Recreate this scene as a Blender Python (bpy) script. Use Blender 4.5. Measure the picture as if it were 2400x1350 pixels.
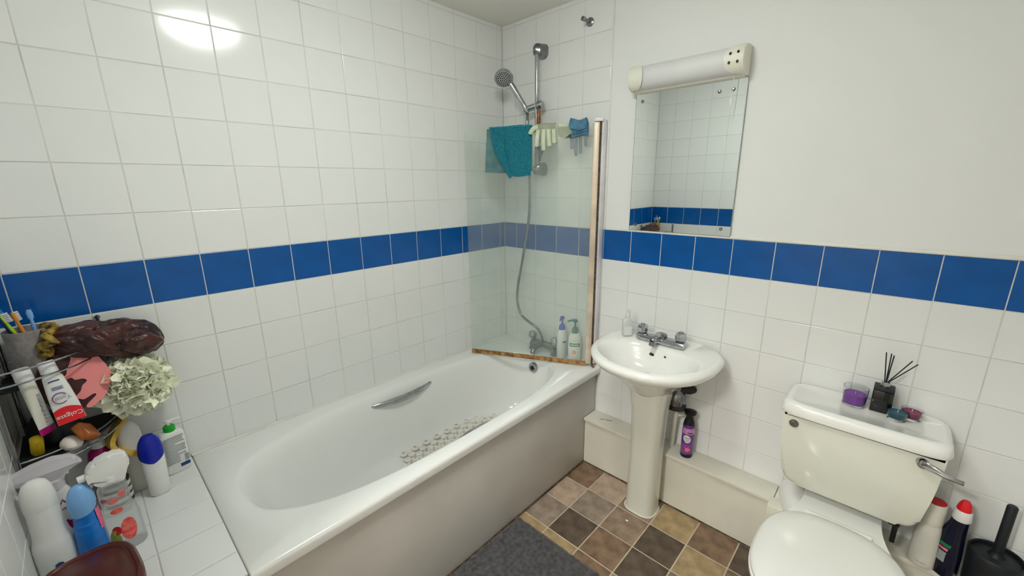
import bpy, bmesh, math, random
from mathutils import Vector, Matrix, noise
RN = random.Random(11)
PI = math.pi
for o in list(bpy.data.objects):
    bpy.data.objects.remove(o, do_unlink=True)
SC = bpy.context.scene
COL = SC.collection

# ------------------------------------------------------------------ camera
def make_camera():
    yaw, pitch, roll = math.radians(-43.44395), math.radians(-14.17961), math.radians(-0.64065)
    f = Vector((math.sin(yaw)*math.cos(pitch), math.cos(yaw)*math.cos(pitch), math.sin(pitch)))
    r = Vector((math.cos(yaw), -math.sin(yaw), 0)); u = r.cross(f)
    r2 = r*math.cos(roll) + u*math.sin(roll); u2 = -r*math.sin(roll) + u*math.cos(roll)
    cd = bpy.data.cameras.new('camera'); cd.sensor_fit = 'HORIZONTAL'; cd.sensor_width = 36
    cd.lens = 965.015/2400*36; cd.clip_start = .02
    c = bpy.data.objects.new('camera', cd); COL.objects.link(c)
    m = Matrix((r2, u2, -f)).transposed().to_4x4(); m.translation = CAM
    c.matrix_world = m; SC.camera = c
CAM = Vector((1.789, -1.8307, 1.5171))
make_camera()
# ------------------------------------------------------------------ world, exposure
w = bpy.data.worlds.new('world'); SC.world = w; w.use_nodes = True
w.node_tree.nodes['Background'].inputs[0].default_value = (.8, .85, .9, 1)
w.node_tree.nodes['Background'].inputs[1].default_value = .15
SC.view_settings.view_transform = 'Standard'; SC.view_settings.look = 'None'
SC.view_settings.gamma = 1; SC.view_settings.use_curve_mapping = False
SC.view_settings.exposure = 1.03
LAMP = 20.5      # ceiling lamp diffuser strength
HALL_FILL = 84.0       # strength of the unseen hall lamp, added as fill light

# ------------------------------------------------------------------ room numbers (metres)
YN = -2.05       # front wall (behind / beside the camera)
XR = 2.32        # right wall
ZC = 2.36        # ceiling
ZB = 1.29        # top of blue band
T = .15          # wall tile pitch
ZR = .552        # bath rim
ZBOX = .28       # top of pipe boxing

# ------------------------------------------------------------------ materials
def lin(c):
    c = c/255.0
    return c/12.92 if c <= .04045 else ((c+.055)/1.055)**2.4
def rgb(c): return (lin(c[0]), lin(c[1]), lin(c[2]), 1)
MATS = {}
def M(name, col, rough=.5, metal=0, spec=.5, coat=0, var=0, col2=None, scale=6, bump=0, bscale=60,
      trans=0, ior=1.45, sss=0, emit=0, alpha=1, sheen=0):
    m = bpy.data.materials.new(name); m.use_nodes = True
    nt = m.node_tree; b = nt.nodes['Principled BSDF']; I = b.inputs
    I['Base Color'].default_value = rgb(col); I['Roughness'].default_value = rough
    I['Metallic'].default_value = metal; I['Specular IOR Level'].default_value = spec
    I['Coat Weight'].default_value = coat; I['Coat Roughness'].default_value = .05
    I['Transmission Weight'].default_value = trans; I['IOR'].default_value = ior
    I['Alpha'].default_value = alpha; I['Sheen Weight'].default_value = sheen
    if sss:
        I['Subsurface Weight'].default_value = sss; I['Subsurface Radius'].default_value = (.01, .01, .01)
        I['Subsurface Scale'].default_value = .5
    if emit:
        I['Emission Color'].default_value = rgb(col); I['Emission Strength'].default_value = emit
    tc = nt.nodes.new('ShaderNodeTexCoord')
    if var or col2:
        n = nt.nodes.new('ShaderNodeTexNoise'); n.inputs['Scale'].default_value = scale
        n.inputs['Detail'].default_value = 5
        nt.links.new(tc.outputs['Object'], n.inputs['Vector'])
        r = nt.nodes.new('ShaderNodeValToRGB')
        c2 = col2 or tuple(max(0, x*(1-var)) for x in col)
        r.color_ramp.elements[0].position = .35; r.color_ramp.elements[1].position = .65
        r.color_ramp.elements[0].color = rgb(c2); r.color_ramp.elements[1].color = rgb(col)
        nt.links.new(n.outputs['Fac'], r.inputs['Fac']); nt.links.new(r.outputs['Color'], I['Base Color'])
    if bump:
        n2 = nt.nodes.new('ShaderNodeTexNoise'); n2.inputs['Scale'].default_value = bscale
        n2.inputs['Detail'].default_value = 3
        nt.links.new(tc.outputs['Object'], n2.inputs['Vector'])
        bp = nt.nodes.new('ShaderNodeBump'); bp.inputs['Strength'].default_value = bump
        bp.inputs['Distance'].default_value = .002
        nt.links.new(n2.outputs['Fac'], bp.inputs['Height']); nt.links.new(bp.outputs['Normal'], I['Normal'])
    MATS[name] = m
    return m
M('white_tile', (236, 237, 235), .12, spec=.45, var=.012, scale=3, bump=.05, bscale=9)
M('blue_tile', (0, 88, 166), .22, spec=.4, var=.10, scale=9, bump=.05, bscale=9)
M('grout', (226, 225, 218), .85, var=.10, scale=5)
M('paint', (234, 235, 233), .75, var=.01, scale=2, bump=.12, bscale=160)
M('ceiling_paint', (238, 237, 229), .85, bump=.1, bscale=120)
M('hall_paint', (225, 222, 214), .8)
M('trim_white', (238, 237, 230), .4, var=.03, scale=9)
M('acrylic', (238, 239, 236), .16, coat=.5, var=.01, scale=2)
M('ceramic', (237, 237, 232), .10, coat=.6, var=.01, scale=3)
M('ceramic_cream', (220, 220, 207), .12, coat=.6, var=.015, scale=3)
M('seat_plastic', (232, 232, 226), .18, coat=.3)
M('panel', (206, 202, 196), .45, var=.05, scale=3)
M('boxing', (233, 230, 216), .55, var=.05, scale=5)
M('chrome', (190, 192, 195), .10, metal=1, var=.12, scale=30)
M('chrome_dull', (150, 152, 154), .25, metal=1, var=.2, scale=40)
M('alu', (236, 234, 238), .35, metal=.05, var=.06, scale=14)
M('alu_warm_reflection', (226, 208, 186), .4, metal=.2, var=.12, scale=9)  # beige-gold is the strip's warm reflection, put into the base colour
M('rust', (186, 142, 84), .7, col2=(112, 70, 28), scale=40, bump=.4, bscale=90)
M('dark_gap', (46, 34, 28), .8, col2=(100, 82, 66), scale=60)
M('black', (14, 14, 17), .35)
M('black_soft', (24, 30, 34), .5, var=.15, scale=30)
M('black_glossy', (6, 7, 9), .08, coat=.5)
M('rubber', (34, 33, 30), .6)
M('mirror', (236, 240, 238), .0, metal=1)
M('mirror_edge', (120, 132, 128), .3, metal=.4)
M('diffuser', (222, 222, 222), .45, var=.02)
M('cream_plastic', (232, 231, 216), .4)
M('mat_grey', (84, 83, 85), .95, col2=(54, 53, 55), scale=55, bump=.9, bscale=240, sheen=.3)
M('towel', (66, 200, 220), .9, col2=(36, 162, 190), scale=150, bump=.9, bscale=330, sheen=.3)
M('towel_back', (70, 178, 182), .9, col2=(30, 130, 146), scale=22, bump=.6, bscale=260)
M('glove', (214, 222, 196), .75, var=.06, scale=30)
M('glove_blue', (124, 182, 212), .7, col2=(92, 150, 186), scale=26)
M('glove_dark', (52, 92, 116), .8)
M('glass_clear', (240, 245, 243), .02, trans=1, ior=1.3)
M('wax_purple', (150, 70, 190), .5, var=.15, scale=40)
M('wax_teal', (22, 88, 112), .45, var=.12, scale=40)
M('wax_plum', (150, 38, 98), .45, var=.12, scale=40)
M('wick', (228, 226, 220), .8)
M('white_plastic', (236, 236, 233), .3, var=.02)
M('offwhite_plastic', (226, 224, 212), .4, var=.05, scale=12)
M('clear_plastic', (232, 236, 236), .12, trans=.75, ior=1.2, alpha=.55)
M('frost_plastic', (232, 226, 232), .4, alpha=.8)
M('grey_stone', (158, 152, 147), .8, col2=(136, 130, 126), scale=90, bump=.2, bscale=200)
M('bonnet', (76, 30, 24), .36, col2=(34, 11, 10), scale=16, bump=.1, bscale=25, sheen=.2)
M('bonnet_band', (176, 146, 52), .6, col2=(58, 38, 16), scale=60)
M('pouf', (250, 252, 228), .8)
M('pink', (238, 142, 142), .55)
M('choc', (60, 22, 20), .5)
M('red', (226, 20, 34), .35)
M('dark_red', (176, 12, 26), .45)
M('ink_blue', (20, 60, 120), .5)
M('ink_grey', (150, 156, 158), .6)
M('ink_black', (40, 40, 44), .6)
M('ring_pink', (190, 30, 90), .5, col2=(20, 70, 150), scale=30)
M('magenta', (170, 10, 110), .35, var=.15, scale=20)
M('cobalt', (4, 30, 160), .3)
M('green_cap', (20, 166, 40), .35)
M('green_dark', (16, 118, 104), .4)
M('pump_blue', (26, 84, 190), .35)
M('label_green', (20, 120, 70), .5)
M('label_yellow', (236, 200, 40), .5)
M('label_orange', (236, 120, 70), .5, col2=(240, 170, 130), scale=60)
M('blue_bottle', (24, 120, 214), .22, var=.08, scale=20)
M('pale_blue', (126, 178, 232), .3)
M('sky_bristle', (60, 150, 230), .5)
M('lime', (180, 220, 40), .4)
M('orange', (226, 150, 70), .4)
M('watermelon', (220, 60, 66), .4, col2=(240, 120, 110), scale=70)
M('leaf', (40, 100, 30), .5, col2=(150, 160, 40), scale=50)
M('sponge', (226, 188, 92), .95, col2=(206, 164, 66), scale=60, bump=.8, bscale=220)
M('brown_tub', (92, 34, 24), .28, col2=(70, 22, 16), scale=10)
M('amber', (176, 96, 26), .3, col2=(120, 60, 16), scale=40)
M('soap_white', (240, 232, 222), .4, sss=.2)
M('purple_can', (74, 40, 130), .25, col2=(150, 80, 160), scale=22)
M('flower_pink', (244, 128, 150), .45, col2=(220, 80, 130), scale=90)
M('navy', (10, 16, 44), .2, var=.3, scale=30)
M('sanitizer', (228, 230, 228), .15, alpha=.7, var=.06, scale=50)
M('mat_clear', (240, 237, 229), .3, alpha=.9)
M('suction', (214, 198, 172), .5, alpha=.8)
M('lamp_white', (250, 255, 250), .4, emit=LAMP)
M('added_hall_fill', (254, 252, 246), .4, emit=HALL_FILL)  # glow of the added fill light in the hall
M('caulk', (236, 235, 226), .5, var=.04, scale=14)
FLOORC = {'mid': ((160, 138, 118), (126, 106, 90)), 'light': ((192, 170, 150), (164, 142, 124)),
          'dark': ((106, 92, 78), (76, 64, 54)), 'tan': ((184, 160, 122), (150, 128, 94)),
          'grey': ((162, 146, 132), (130, 114, 102)), 'brown': ((146, 120, 96), (108, 86, 68))}
for k, (a, b_) in FLOORC.items():
    M('vinyl_'+k, a, .5, col2=b_, scale=18, bump=.15, bscale=90)
M('vinyl_grout', (212, 197, 172), .7, var=.1, scale=30)

def add_weave(name, scale, dark):
    """diagonal rib pattern multiplied over a material's own colour"""
    m = MATS[name]; nt = m.node_tree; I = nt.nodes['Principled BSDF'].inputs
    src = I['Base Color'].links[0].from_socket
    wv = nt.nodes.new('ShaderNodeTexWave'); wv.inputs['Scale'].default_value = scale; wv.bands_direction = 'DIAGONAL'
    wv.inputs['Distortion'].default_value = 3; wv.inputs['Detail'].default_value = 1.5; wv.inputs['Detail Scale'].default_value = .6
    tc = nt.nodes.new('ShaderNodeTexCoord'); nt.links.new(tc.outputs['Object'], wv.inputs['Vector'])
    mx = nt.nodes.new('ShaderNodeMix'); mx.data_type = 'RGBA'; mx.blend_type = 'MULTIPLY'; mx.inputs[0].default_value = 1
    r = nt.nodes.new('ShaderNodeValToRGB'); r.color_ramp.elements[0].color = (dark, dark, dark, 1)
    nt.links.new(wv.outputs['Fac'], r.inputs['Fac']); nt.links.new(src, mx.inputs[6]); nt.links.new(r.outputs['Color'], mx.inputs[7])
    nt.links.new(mx.outputs[2], I['Base Color'])
add_weave('towel', 75, .42)
def screen_glass():
    """hazy, lime-scaled shower glass: clear tinted part, blurred part and a thin white film"""
    m = bpy.data.materials.new('screen_glass'); m.use_nodes = True; nt = m.node_tree; N = nt.nodes; L = nt.links
    for n in list(N): N.remove(n)
    out = N.new('ShaderNodeOutputMaterial')
    tr = N.new('ShaderNodeBsdfTransparent'); tr.inputs[0].default_value = (.96, .985, .97, 1)
    rf = N.new('ShaderNodeBsdfRefraction'); rf.inputs[0].default_value = (.96, .985, .97, 1)
    rf.inputs['Roughness'].default_value = .22; rf.inputs['IOR'].default_value = 1.02
    df = N.new('ShaderNodeBsdfDiffuse'); df.inputs[0].default_value = (.86, .92, .87, 1)
    tl = N.new('ShaderNodeBsdfTranslucent'); tl.inputs[0].default_value = (.86, .93, .88, 1)
    gl = N.new('ShaderNodeBsdfGlossy'); gl.inputs['Roughness'].default_value = .08
    tc = N.new('ShaderNodeTexCoord'); nz = N.new('ShaderNodeTexNoise')
    nz.inputs['Scale'].default_value = 4; nz.inputs['Detail'].default_value = 8
    L.new(tc.outputs['Object'], nz.inputs['Vector'])
    mr = N.new('ShaderNodeMapRange'); mr.inputs[1].default_value = .35; mr.inputs[2].default_value = .7
    mr.inputs[3].default_value = .08; mr.inputs[4].default_value = .16
    L.new(nz.outputs['Fac'], mr.inputs[0])
    m1 = N.new('ShaderNodeMixShader'); m1.inputs[0].default_value = .12
    L.new(tr.outputs[0], m1.inputs[1]); L.new(rf.outputs[0], m1.inputs[2])
    m2 = N.new('ShaderNodeMixShader'); m2.inputs[0].default_value = .5
    L.new(df.outputs[0], m2.inputs[1]); L.new(tl.outputs[0], m2.inputs[2])
    m3 = N.new('ShaderNodeMixShader'); L.new(mr.outputs[0], m3.inputs[0])
    L.new(m1.outputs[0], m3.inputs[1]); L.new(m2.outputs[0], m3.inputs[2])
    m4 = N.new('ShaderNodeMixShader'); m4.inputs[0].default_value = .025
    L.new(m3.outputs[0], m4.inputs[1]); L.new(gl.outputs[0], m4.inputs[2])
    L.new(m4.outputs[0], out.inputs[0]); MATS['screen_glass'] = m
screen_glass()

# ------------------------------------------------------------------ mesh helpers
def obj(name, bm, mat, parent=None, loc=(0, 0, 0), rot=None, smooth=38):
    me = bpy.data.meshes.new(name)
    bmesh.ops.recalc_face_normals(bm, faces=bm.faces)
    bm.to_mesh(me); bm.free()
    if smooth:
        me.shade_smooth(); me.set_sharp_from_angle(angle=math.radians(smooth))
    me.materials.append(MATS[mat])
    o = bpy.data.objects.new(name, me); COL.objects.link(o)
    o.location = loc
    if rot: o.rotation_euler = rot
    if parent: o.parent = parent
    return o
def tag(o, label=None, cat=None, group=None, kind=None):
    if label: o['label'] = label
    if cat: o['category'] = cat
    if group: o['group'] = group
    if kind: o['kind'] = kind
    return o
def thing(name, label, cat, loc=(0, 0, 0), rz=0, group=None):
    o = bpy.data.objects.new(name, None); COL.objects.link(o); o.empty_display_size = .05
    o.location = loc; o.rotation_euler = (0, 0, rz)
    return tag(o, label, cat, group)
def nb(): return bmesh.new()
def box(bm, c, s, bev=0, seg=2, mx=None):
    r = bmesh.ops.create_cube(bm, size=1)
    vs = r['verts']
    for v in vs: v.co = Vector((v.co.x*s[0]+c[0], v.co.y*s[1]+c[1], v.co.z*s[2]+c[2]))
    if bev:
        es = list({e for v in vs for e in v.link_edges})
        g = bmesh.ops.bevel(bm, geom=es, offset=bev, segments=seg, profile=.5, affect='EDGES')
        vs = list({v for f in g['faces'] for v in f.verts} | {v for v in vs if v.is_valid})
    if mx is not None:
        for v in vs: v.co = mx @ v.co
    return bm
def bx(x0, x1, y0, y1, z0, z1, bev=0, seg=2):
    return box(nb(), ((x0+x1)/2, (y0+y1)/2, (z0+z1)/2), (x1-x0, y1-y0, z1-z0), bev, seg)
def loft(bm, rings, cap0=True, cap1=True, closed=True):
    vr = [[bm.verts.new(p) for p in r] for r in rings]
    n = len(vr[0])
    for a, b in zip(vr, vr[1:]):
        for i in range(n if closed else n-1):
            j = (i+1) % n
            bm.faces.new((a[i], a[j], b[j], b[i]))
    if cap0 and closed: bm.faces.new(vr[0][::-1])
    if cap1 and closed: bm.faces.new(vr[-1])
    return bm
def lathe(bm, prof, seg=28, sx=1, sy=1, c=(0, 0, 0), mx=None):
    rings = []
    for r, z in prof:
        r = max(r, 1e-5)
        rings.append([Vector((c[0]+r*sx*math.cos(2*PI*i/seg), c[1]+r*sy*math.sin(2*PI*i/seg), c[2]+z)) for i in range(seg)])
    if mx is not None: rings = [[mx @ p for p in r] for r in rings]
    return loft(bm, rings)
def tube(bm, pts, r, seg=10, closed=False, cap=True):
    pts = [Vector(p) for p in pts]; n = len(pts)
    rs = r if isinstance(r, (list, tuple)) else [r]*n
    tans = []
    for i in range(n):
        a = pts[(i-1) % n] if (closed or i > 0) else pts[0]
        b = pts[(i+1) % n] if (closed or i < n-1) else pts[-1]
        tans.append((b-a).normalized())
    up = Vector((0, 0, 1)) if abs(tans[0].z) < .9 else Vector((1, 0, 0))
    nrm = tans[0].cross(up).normalized(); rings = []
    for i in range(n):
        nrm = (nrm - tans[i]*nrm.dot(tans[i])).normalized(); bi = tans[i].cross(nrm)
        rings.append([pts[i]+(nrm*math.cos(2*PI*k/seg)+bi*math.sin(2*PI*k/seg))*rs[i] for k in range(seg)])
    if closed: rings.append(rings[0])
    loft(bm, rings, cap and not closed, cap and not closed)
    if closed: bmesh.ops.remove_doubles(bm, verts=bm.verts, dist=1e-6)
    return bm
def spline(P, n=8):
    P = [Vector(p) for p in P]; out = []
    for i in range(len(P)-1):
        p0, p1, p2, p3 = P[max(i-1, 0)], P[i], P[i+1], P[min(i+2, len(P)-1)]
        for k in range(n):
            t = k/n
            out.append(.5*((2*p1)+(p2-p0)*t+(2*p0-5*p1+4*p2-p3)*t*t+(3*p1-p0-3*p2+p3)*t**3))
    out.append(P[-1]); return out
def prism(bm, poly, d0, d1, mx=None, bev=0, seg=2):
    """poly in local XZ, extruded along local Y from d0 to d1"""
    a = [bm.verts.new((x, d0, z)) for x, z in poly]; b = [bm.verts.new((x, d1, z)) for x, z in poly]
    fs = [bm.faces.new(a), bm.faces.new(b[::-1])]
    n = len(poly)
    for i in range(n): fs.append(bm.faces.new((a[i], b[i], b[(i+1) % n], a[(i+1) % n])))
    vs = a+b
    if bev:
        es = [e for f in fs[:2] for e in f.edges]
        g = bmesh.ops.bevel(bm, geom=es, offset=bev, segments=seg, profile=.5, affect='EDGES')
        vs = list({v for f in g['faces'] for v in f.verts} | {v for v in vs if v.is_valid})
    if mx is not None:
        for v in vs: v.co = mx @ v.co
    return bm
def rpoly(pts, rad, n=5):
    """rounded polygon (2D); rad = number or list"""
    out = []; m = len(pts)
    for i in range(m):
        p = Vector(pts[i]); a = Vector(pts[i-1]); b = Vector(pts[(i+1) % m])
        r = rad[i] if isinstance(rad, (list, tuple)) else rad
        u = (a-p); v = (b-p); d = min(r, u.length*.49, v.length*.49)
        u.normalize(); v.normalize()
        p0 = p+u*d; p2 = p+v*d
        for k in range(n+1):
            t = k/n; q = p0*(1-t)**2+p*2*t*(1-t)+p2*t*t
            out.append((q.x, q.y))
    return out
def sgp(c, e): return math.copysign(abs(c)**(2/e), c)
def sup(z, x0, x1, y0, y1, e=2.5, n=64, e2=None):
    cx, cy, a, b = (x0+x1)/2, (y0+y1)/2, (x1-x0)/2, (y1-y0)/2
    return [Vector((cx+a*sgp(math.cos(2*PI*i/n), e), cy+b*sgp(math.sin(2*PI*i/n), e2 or e), z)) for i in range(n)]
def patch(bm, r, a0, a1, z0, z1, sx=1, sy=1, n=14, m=1, off=.0006, rz=None):
    """label patch on a cylinder; angle 0 faces local -Y"""
    g = []
    for j in range(m+1):
        z = z0+(z1-z0)*j/m; row = []
        rr = (rz(z) if rz else r)+off
        for i in range(n+1):
            a = a0+(a1-a0)*i/n
            row.append(bm.verts.new((rr*sx*math.sin(a), -rr*sy*math.cos(a), z)))
        g.append(row)
    for j in range(m):
        for i in range(n): bm.faces.new((g[j][i], g[j][i+1], g[j+1][i+1], g[j+1][i]))
    return bm
def disc_on_cyl(bm, r, ca, cz, w, h, n=28, off=.001, shape=None, rz=None):
    """blob-shaped label on a cylinder round angle ca, height cz"""
    c = None; ring = []
    def P(x, z):
        rr = (rz(cz+z) if rz else r)+off
        a = ca+x/rr
        return bm.verts.new((rr*math.sin(a), -rr*math.cos(a), cz+z))
    c = P(0, 0); mid = []
    for i in range(n):
        t = 2*PI*i/n; k = shape(t) if shape else 1
        mid.append(P(w*.5*k*math.cos(t), h*.5*k*math.sin(t)))
        ring.append(P(w*k*math.cos(t), h*k*math.sin(t)))
    for i in range(n):
        j = (i+1) % n
        bm.faces.new((c, mid[i], mid[j])); bm.faces.new((mid[i], ring[i], ring[j], mid[j]))
    return bm
def lettering(name, body, size, mat, parent, mx=None, bend=None, ext=.0002, align='CENTER'):
    """text as mesh in local XZ facing -Y; bend = cylinder radius"""
    cu = bpy.data.curves.new(name, 'FONT'); cu.body = body; cu.size = size; cu.extrude = ext
    cu.align_x = align; cu.align_y = 'CENTER'; cu.resolution_u = 3
    t = bpy.data.objects.new(name, cu); COL.objects.link(t)
    dg = bpy.context.evaluated_depsgraph_get()
    me = bpy.data.meshes.new_from_object(t.evaluated_get(dg)); bpy.data.objects.remove(t)
    for v in me.vertices:
        x, y, z = v.co
        if bend:
            a = x/bend; p = Vector(((bend+z)*math.sin(a), -(bend+z)*math.cos(a), y))
        else: p = Vector((x, -z, y))
        v.co = mx @ p if mx is not None else p
    me.materials.clear(); me.materials.append(MATS[mat]); me.name = name
    o = bpy.data.objects.new(name, me); COL.objects.link(o); o.parent = parent
    return o
def marks(name, w_, h, mat, parent, mx=None, bend=None, rows=1, lead=1.7):
    """a line (or lines) of illegible small print as short flat strokes"""
    b = nb(); rr = random.Random(len(name)*7+int(w_*1e4))
    for r_ in range(rows):
        x = -w_/2; y = -r_*h*lead
        while x < w_/2-h*.3:
            l = min(rr.uniform(.5, 1.5)*h, w_/2-x); n_ = 2
            V = []
            for k in range(n_+1):
                for yy in (y-h/2, y+h/2):
                    X = x+l*k/n_
                    p = Vector(((bend)*math.sin(X/bend), -bend*math.cos(X/bend), yy)) if bend else Vector((X, 0, yy))
                    V.append(b.verts.new(mx @ p if mx is not None else p))
            for k in range(n_): b.faces.new((V[2*k], V[2*k+2], V[2*k+3], V[2*k+1]))
            x += l+h*.28
    return obj(name, b, mat, parent, smooth=0)
def facing(loc, turn=0):
    d = CAM-Vector(loc)
    return math.atan2(d.x, -d.y)+turn
def TR(x, y, z): return Matrix.Translation((x, y, z))
def RX(a): return Matrix.Rotation(a, 4, 'X')
def RY(a): return Matrix.Rotation(a, 4, 'Y')
def RZ(a): return Matrix.Rotation(a, 4, 'Z')
def along(a, b):
    """matrix taking local +Z onto a->b, origin a"""
    a = Vector(a); b = Vector(b); q = (b-a).to_track_quat('Z', 'Y')
    return Matrix.Translation(a) @ q.to_matrix().to_4x4()

# ------------------------------------------------------------------ the setting
def struct(name, bm, mat, smooth=0):
    return tag(obj(name, bm, mat, smooth=smooth), kind='structure')
TCACHE = {}
def tile_mesh(w, h, t, ch, mat):
    key = (round(w, 4), round(h, 4), t, mat)
    if key in TCACHE: return TCACHE[key]
    w2, h2 = w/2, h/2
    V = []
    for z, d in ((-t, 0), (-ch, 0), (-ch*.25, ch*.35), (0, ch)):
        V += [(-w2+d, -h2+d, z), (w2-d, -h2+d, z), (w2-d, h2-d, z), (-w2+d, h2-d, z)]
    Fc = [(12, 13, 14, 15)]
    for k in range(3):
        for i in range(4):
            j = (i+1) % 4
            Fc.append((k*4+i, k*4+j, k*4+4+j, k*4+4+i))
    me = bpy.data.meshes.new('tile'); me.from_pydata(V, [], Fc); me.materials.append(MATS[mat])
    me.shade_smooth(); me.set_sharp_from_angle(angle=math.radians(20))
    TCACHE[key] = me
    return me
def frame(org, u, v, n):
    m = Matrix((Vector(u), Vector(v), Vector(n))).transposed().to_4x4(); m.translation = org
    return m
def lay_tiles(parent, fr, us, vs, gap, t, ch, matf, skip=None, wob=.0012):
    for i in range(len(us)-1):
        for j in range(len(vs)-1):
            if skip and skip(i, j): continue
            u0, u1, v0, v1 = us[i], us[i+1], vs[j], vs[j+1]
            wd, ht = abs(u1-u0)-gap, abs(v1-v0)-gap
            if wd < .008 or ht < .008: continue
            o = bpy.data.objects.new('tile', tile_mesh(wd, ht, t, ch, matf(i, j))); COL.objects.link(o)
            o.parent = parent
            w = Matrix.Rotation(RN.uniform(-wob, wob)*2, 4, 'X') @ Matrix.Rotation(RN.uniform(-wob, wob)*2, 4, 'Y')
            o.matrix_local = fr @ TR((u0+u1)/2, (v0+v1)/2, RN.uniform(-.0003, .0003)) @ w
ZROWS = [ZB-T-T*k for k in (4, 3, 2, 1, 0)]          # .54 .. 1.14
ZALL = ZROWS+[ZB+T*k for k in range(0, 8)]
ZALL = [z for z in ZALL if z < ZC-.005]+[ZC]
BAND = ZALL.index(ZB)-1
GAP, TT, CH = .0028, .0055, .0014
def wall_mat(i, j): return 'blue_tile' if j == BAND else 'white_tile'

# left wall: fully tiled
wl = struct('wall_left', bx(-.10, -.0014, YN-.1, .1, 0, ZC), 'grout')
ys = [YN]+[-1.9916+T*k for k in range(0, 14)]+[0]
lay_tiles(wl, frame((0, 0, 0), (0, 1, 0), (0, 0, 1), (1, 0, 0)), ys, ZALL, GAP, TT, CH, wall_mat)
# back wall: shower part tiled to the ceiling, the rest to the blue band, painted above
wb = struct('wall_back', bx(-.002, XR+.1, .004, .10, 0, ZC), 'paint')
gb = nb()
box(gb, (.35, .0026, ZC/2), (.70, .0024, ZC)); box(gb, ((.7+XR)/2, .0026, ZB/2), (XR-.7, .0024, ZB))
obj('grout_bed', gb, 'grout', wb, smooth=0)
xs = [0]+[.697+T*k for k in range(-4, 1)]
lay_tiles(wb, frame((0, 0, 0), (1, 0, 0), (0, 0, 1), (0, -1, 0)), xs, ZALL, GAP, TT, CH, wall_mat)
xs2 = [.697+T*k for k in range(0, 11)]+[XR]
zs2 = [ZB-T*k for k in range(8, -1, -1)]
lay_tiles(wb, frame((0, 0, 0), (1, 0, 0), (0, 0, 1), (0, -1, 0)), xs2, zs2, GAP, TT, CH,
          lambda i, j: 'blue_tile' if j == len(zs2)-2 else 'white_tile', skip=lambda i, j: zs2[j+1] < ZBOX)
# front wall with the doorway the picture is taken from
D0, D1, DH = .98, 1.98, 2.04
fb = nb()
box(fb, ((-.002+D0)/2, YN-.052, ZC/2), (D0+.002, .1, ZC)); box(fb, ((D1+XR)/2, YN-.052, ZC/2), (XR-D1, .1, ZC))
box(fb, ((D0+D1)/2, YN-.052, (DH+ZC)/2), (D1-D0, .1, ZC-DH))
wf = struct('wall_front', fb, 'paint')
obj('grout_bed', bx(0, .905, YN-.003, YN-.0014, 0, ZC), 'grout', wf, smooth=0)
xf = [0]+[.004+T*k for k in range(1, 7)]
lay_tiles(wf, frame((0, YN, 0), (-1, 0, 0), (0, 0, 1), (0, 1, 0)), [-x for x in xf], ZALL, GAP, TT, CH, wall_mat)
wr = struct('wall_right', bx(XR, XR+.1, YN-.1, .1, 0, ZC), 'paint')
struct('ceiling', bx(-.1, XR+.1, YN-.1, .1, ZC, ZC+.08), 'ceiling_paint')
# door lining
db = nb()
for x in (D0+.012, D1-.012): box(db, (x, YN-.05, DH/2), (.024, .13, DH), .003)
box(db, ((D0+D1)/2, YN-.05, DH-.012), (D1-D0, .13, .024), .003)
struct('trim_1', db, 'trim_white')
# hall behind the camera
struct('wall_hall', bx(-.3, 2.9, -3.4, -3.3, 0, ZC), 'hall_paint')
struct('wall_hall_left', bx(-.3, -.2, -3.3, YN-.1, 0, ZC), 'hall_paint')
struct('wall_hall_right', bx(2.8, 2.9, -3.3, YN-.1, 0, ZC), 'hall_paint')
struct('ceiling_hall', bx(-.3, 2.9, -3.4, YN-.1, ZC, ZC+.08), 'hall_paint')
struct('floor_hall', bx(-.3, 2.9, -3.4, YN-.1, -.05, 0), 'vinyl_grey')
# white strips closing the tiled areas
tb = nb(); box(tb, ((.706+XR)/2, .0005, ZB+.006), (XR-.706, .009, .012), .003)
struct('trim_2', tb, 'trim_white', 38)
tv = nb(); box(tv, (.7005, .0008, (ZB+ZC)/2), (.007, .008, ZC-ZB), .002)
struct('trim_3', tv, 'trim_white', 38)

# floor
fl = struct('floor', bx(-.05, XR, YN-.1, .05, -.05, -.0012), 'vinyl_grout')
FX, FY, FS = .832, -.105, .1655
fxs = [.60]+[FX+FS*k for k in range(0, 9)]+[XR]
fys = [-.02]+[FY-FS*k for k in range(0, 12)]+[YN]
KEY = {(0, 1): 'brown', (0, 2): 'light', (1, 1): 'light', (0, 3): 'grey', (1, 2): 'grey', (1, 3): 'dark', (2, 2): 'mid',
       (2, 1): 'mid', (2, 3): 'brown', (1, 4): 'tan', (3, 1): 'tan', (3, 2): 'dark', (3, 3): 'dark', (4, 1): 'brown',
       (4, 2): 'tan', (5, 1): 'dark', (0, 4): 'tan', (2, 4): 'brown', (3, 4): 'tan', (4, 3): 'mid', (5, 2): 'brown'}
def fmat(i, j):
    return 'vinyl_'+KEY.get((i, j), RN.choice(('mid', 'grey', 'dark', 'tan', 'brown', 'light')))
lay_tiles(fl, frame((0, 0, 0), (1, 0, 0), (0, 1, 0), (0, 0, 1)), fxs, fys, .0052, .0012, .0006, fmat, wob=0)

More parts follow.
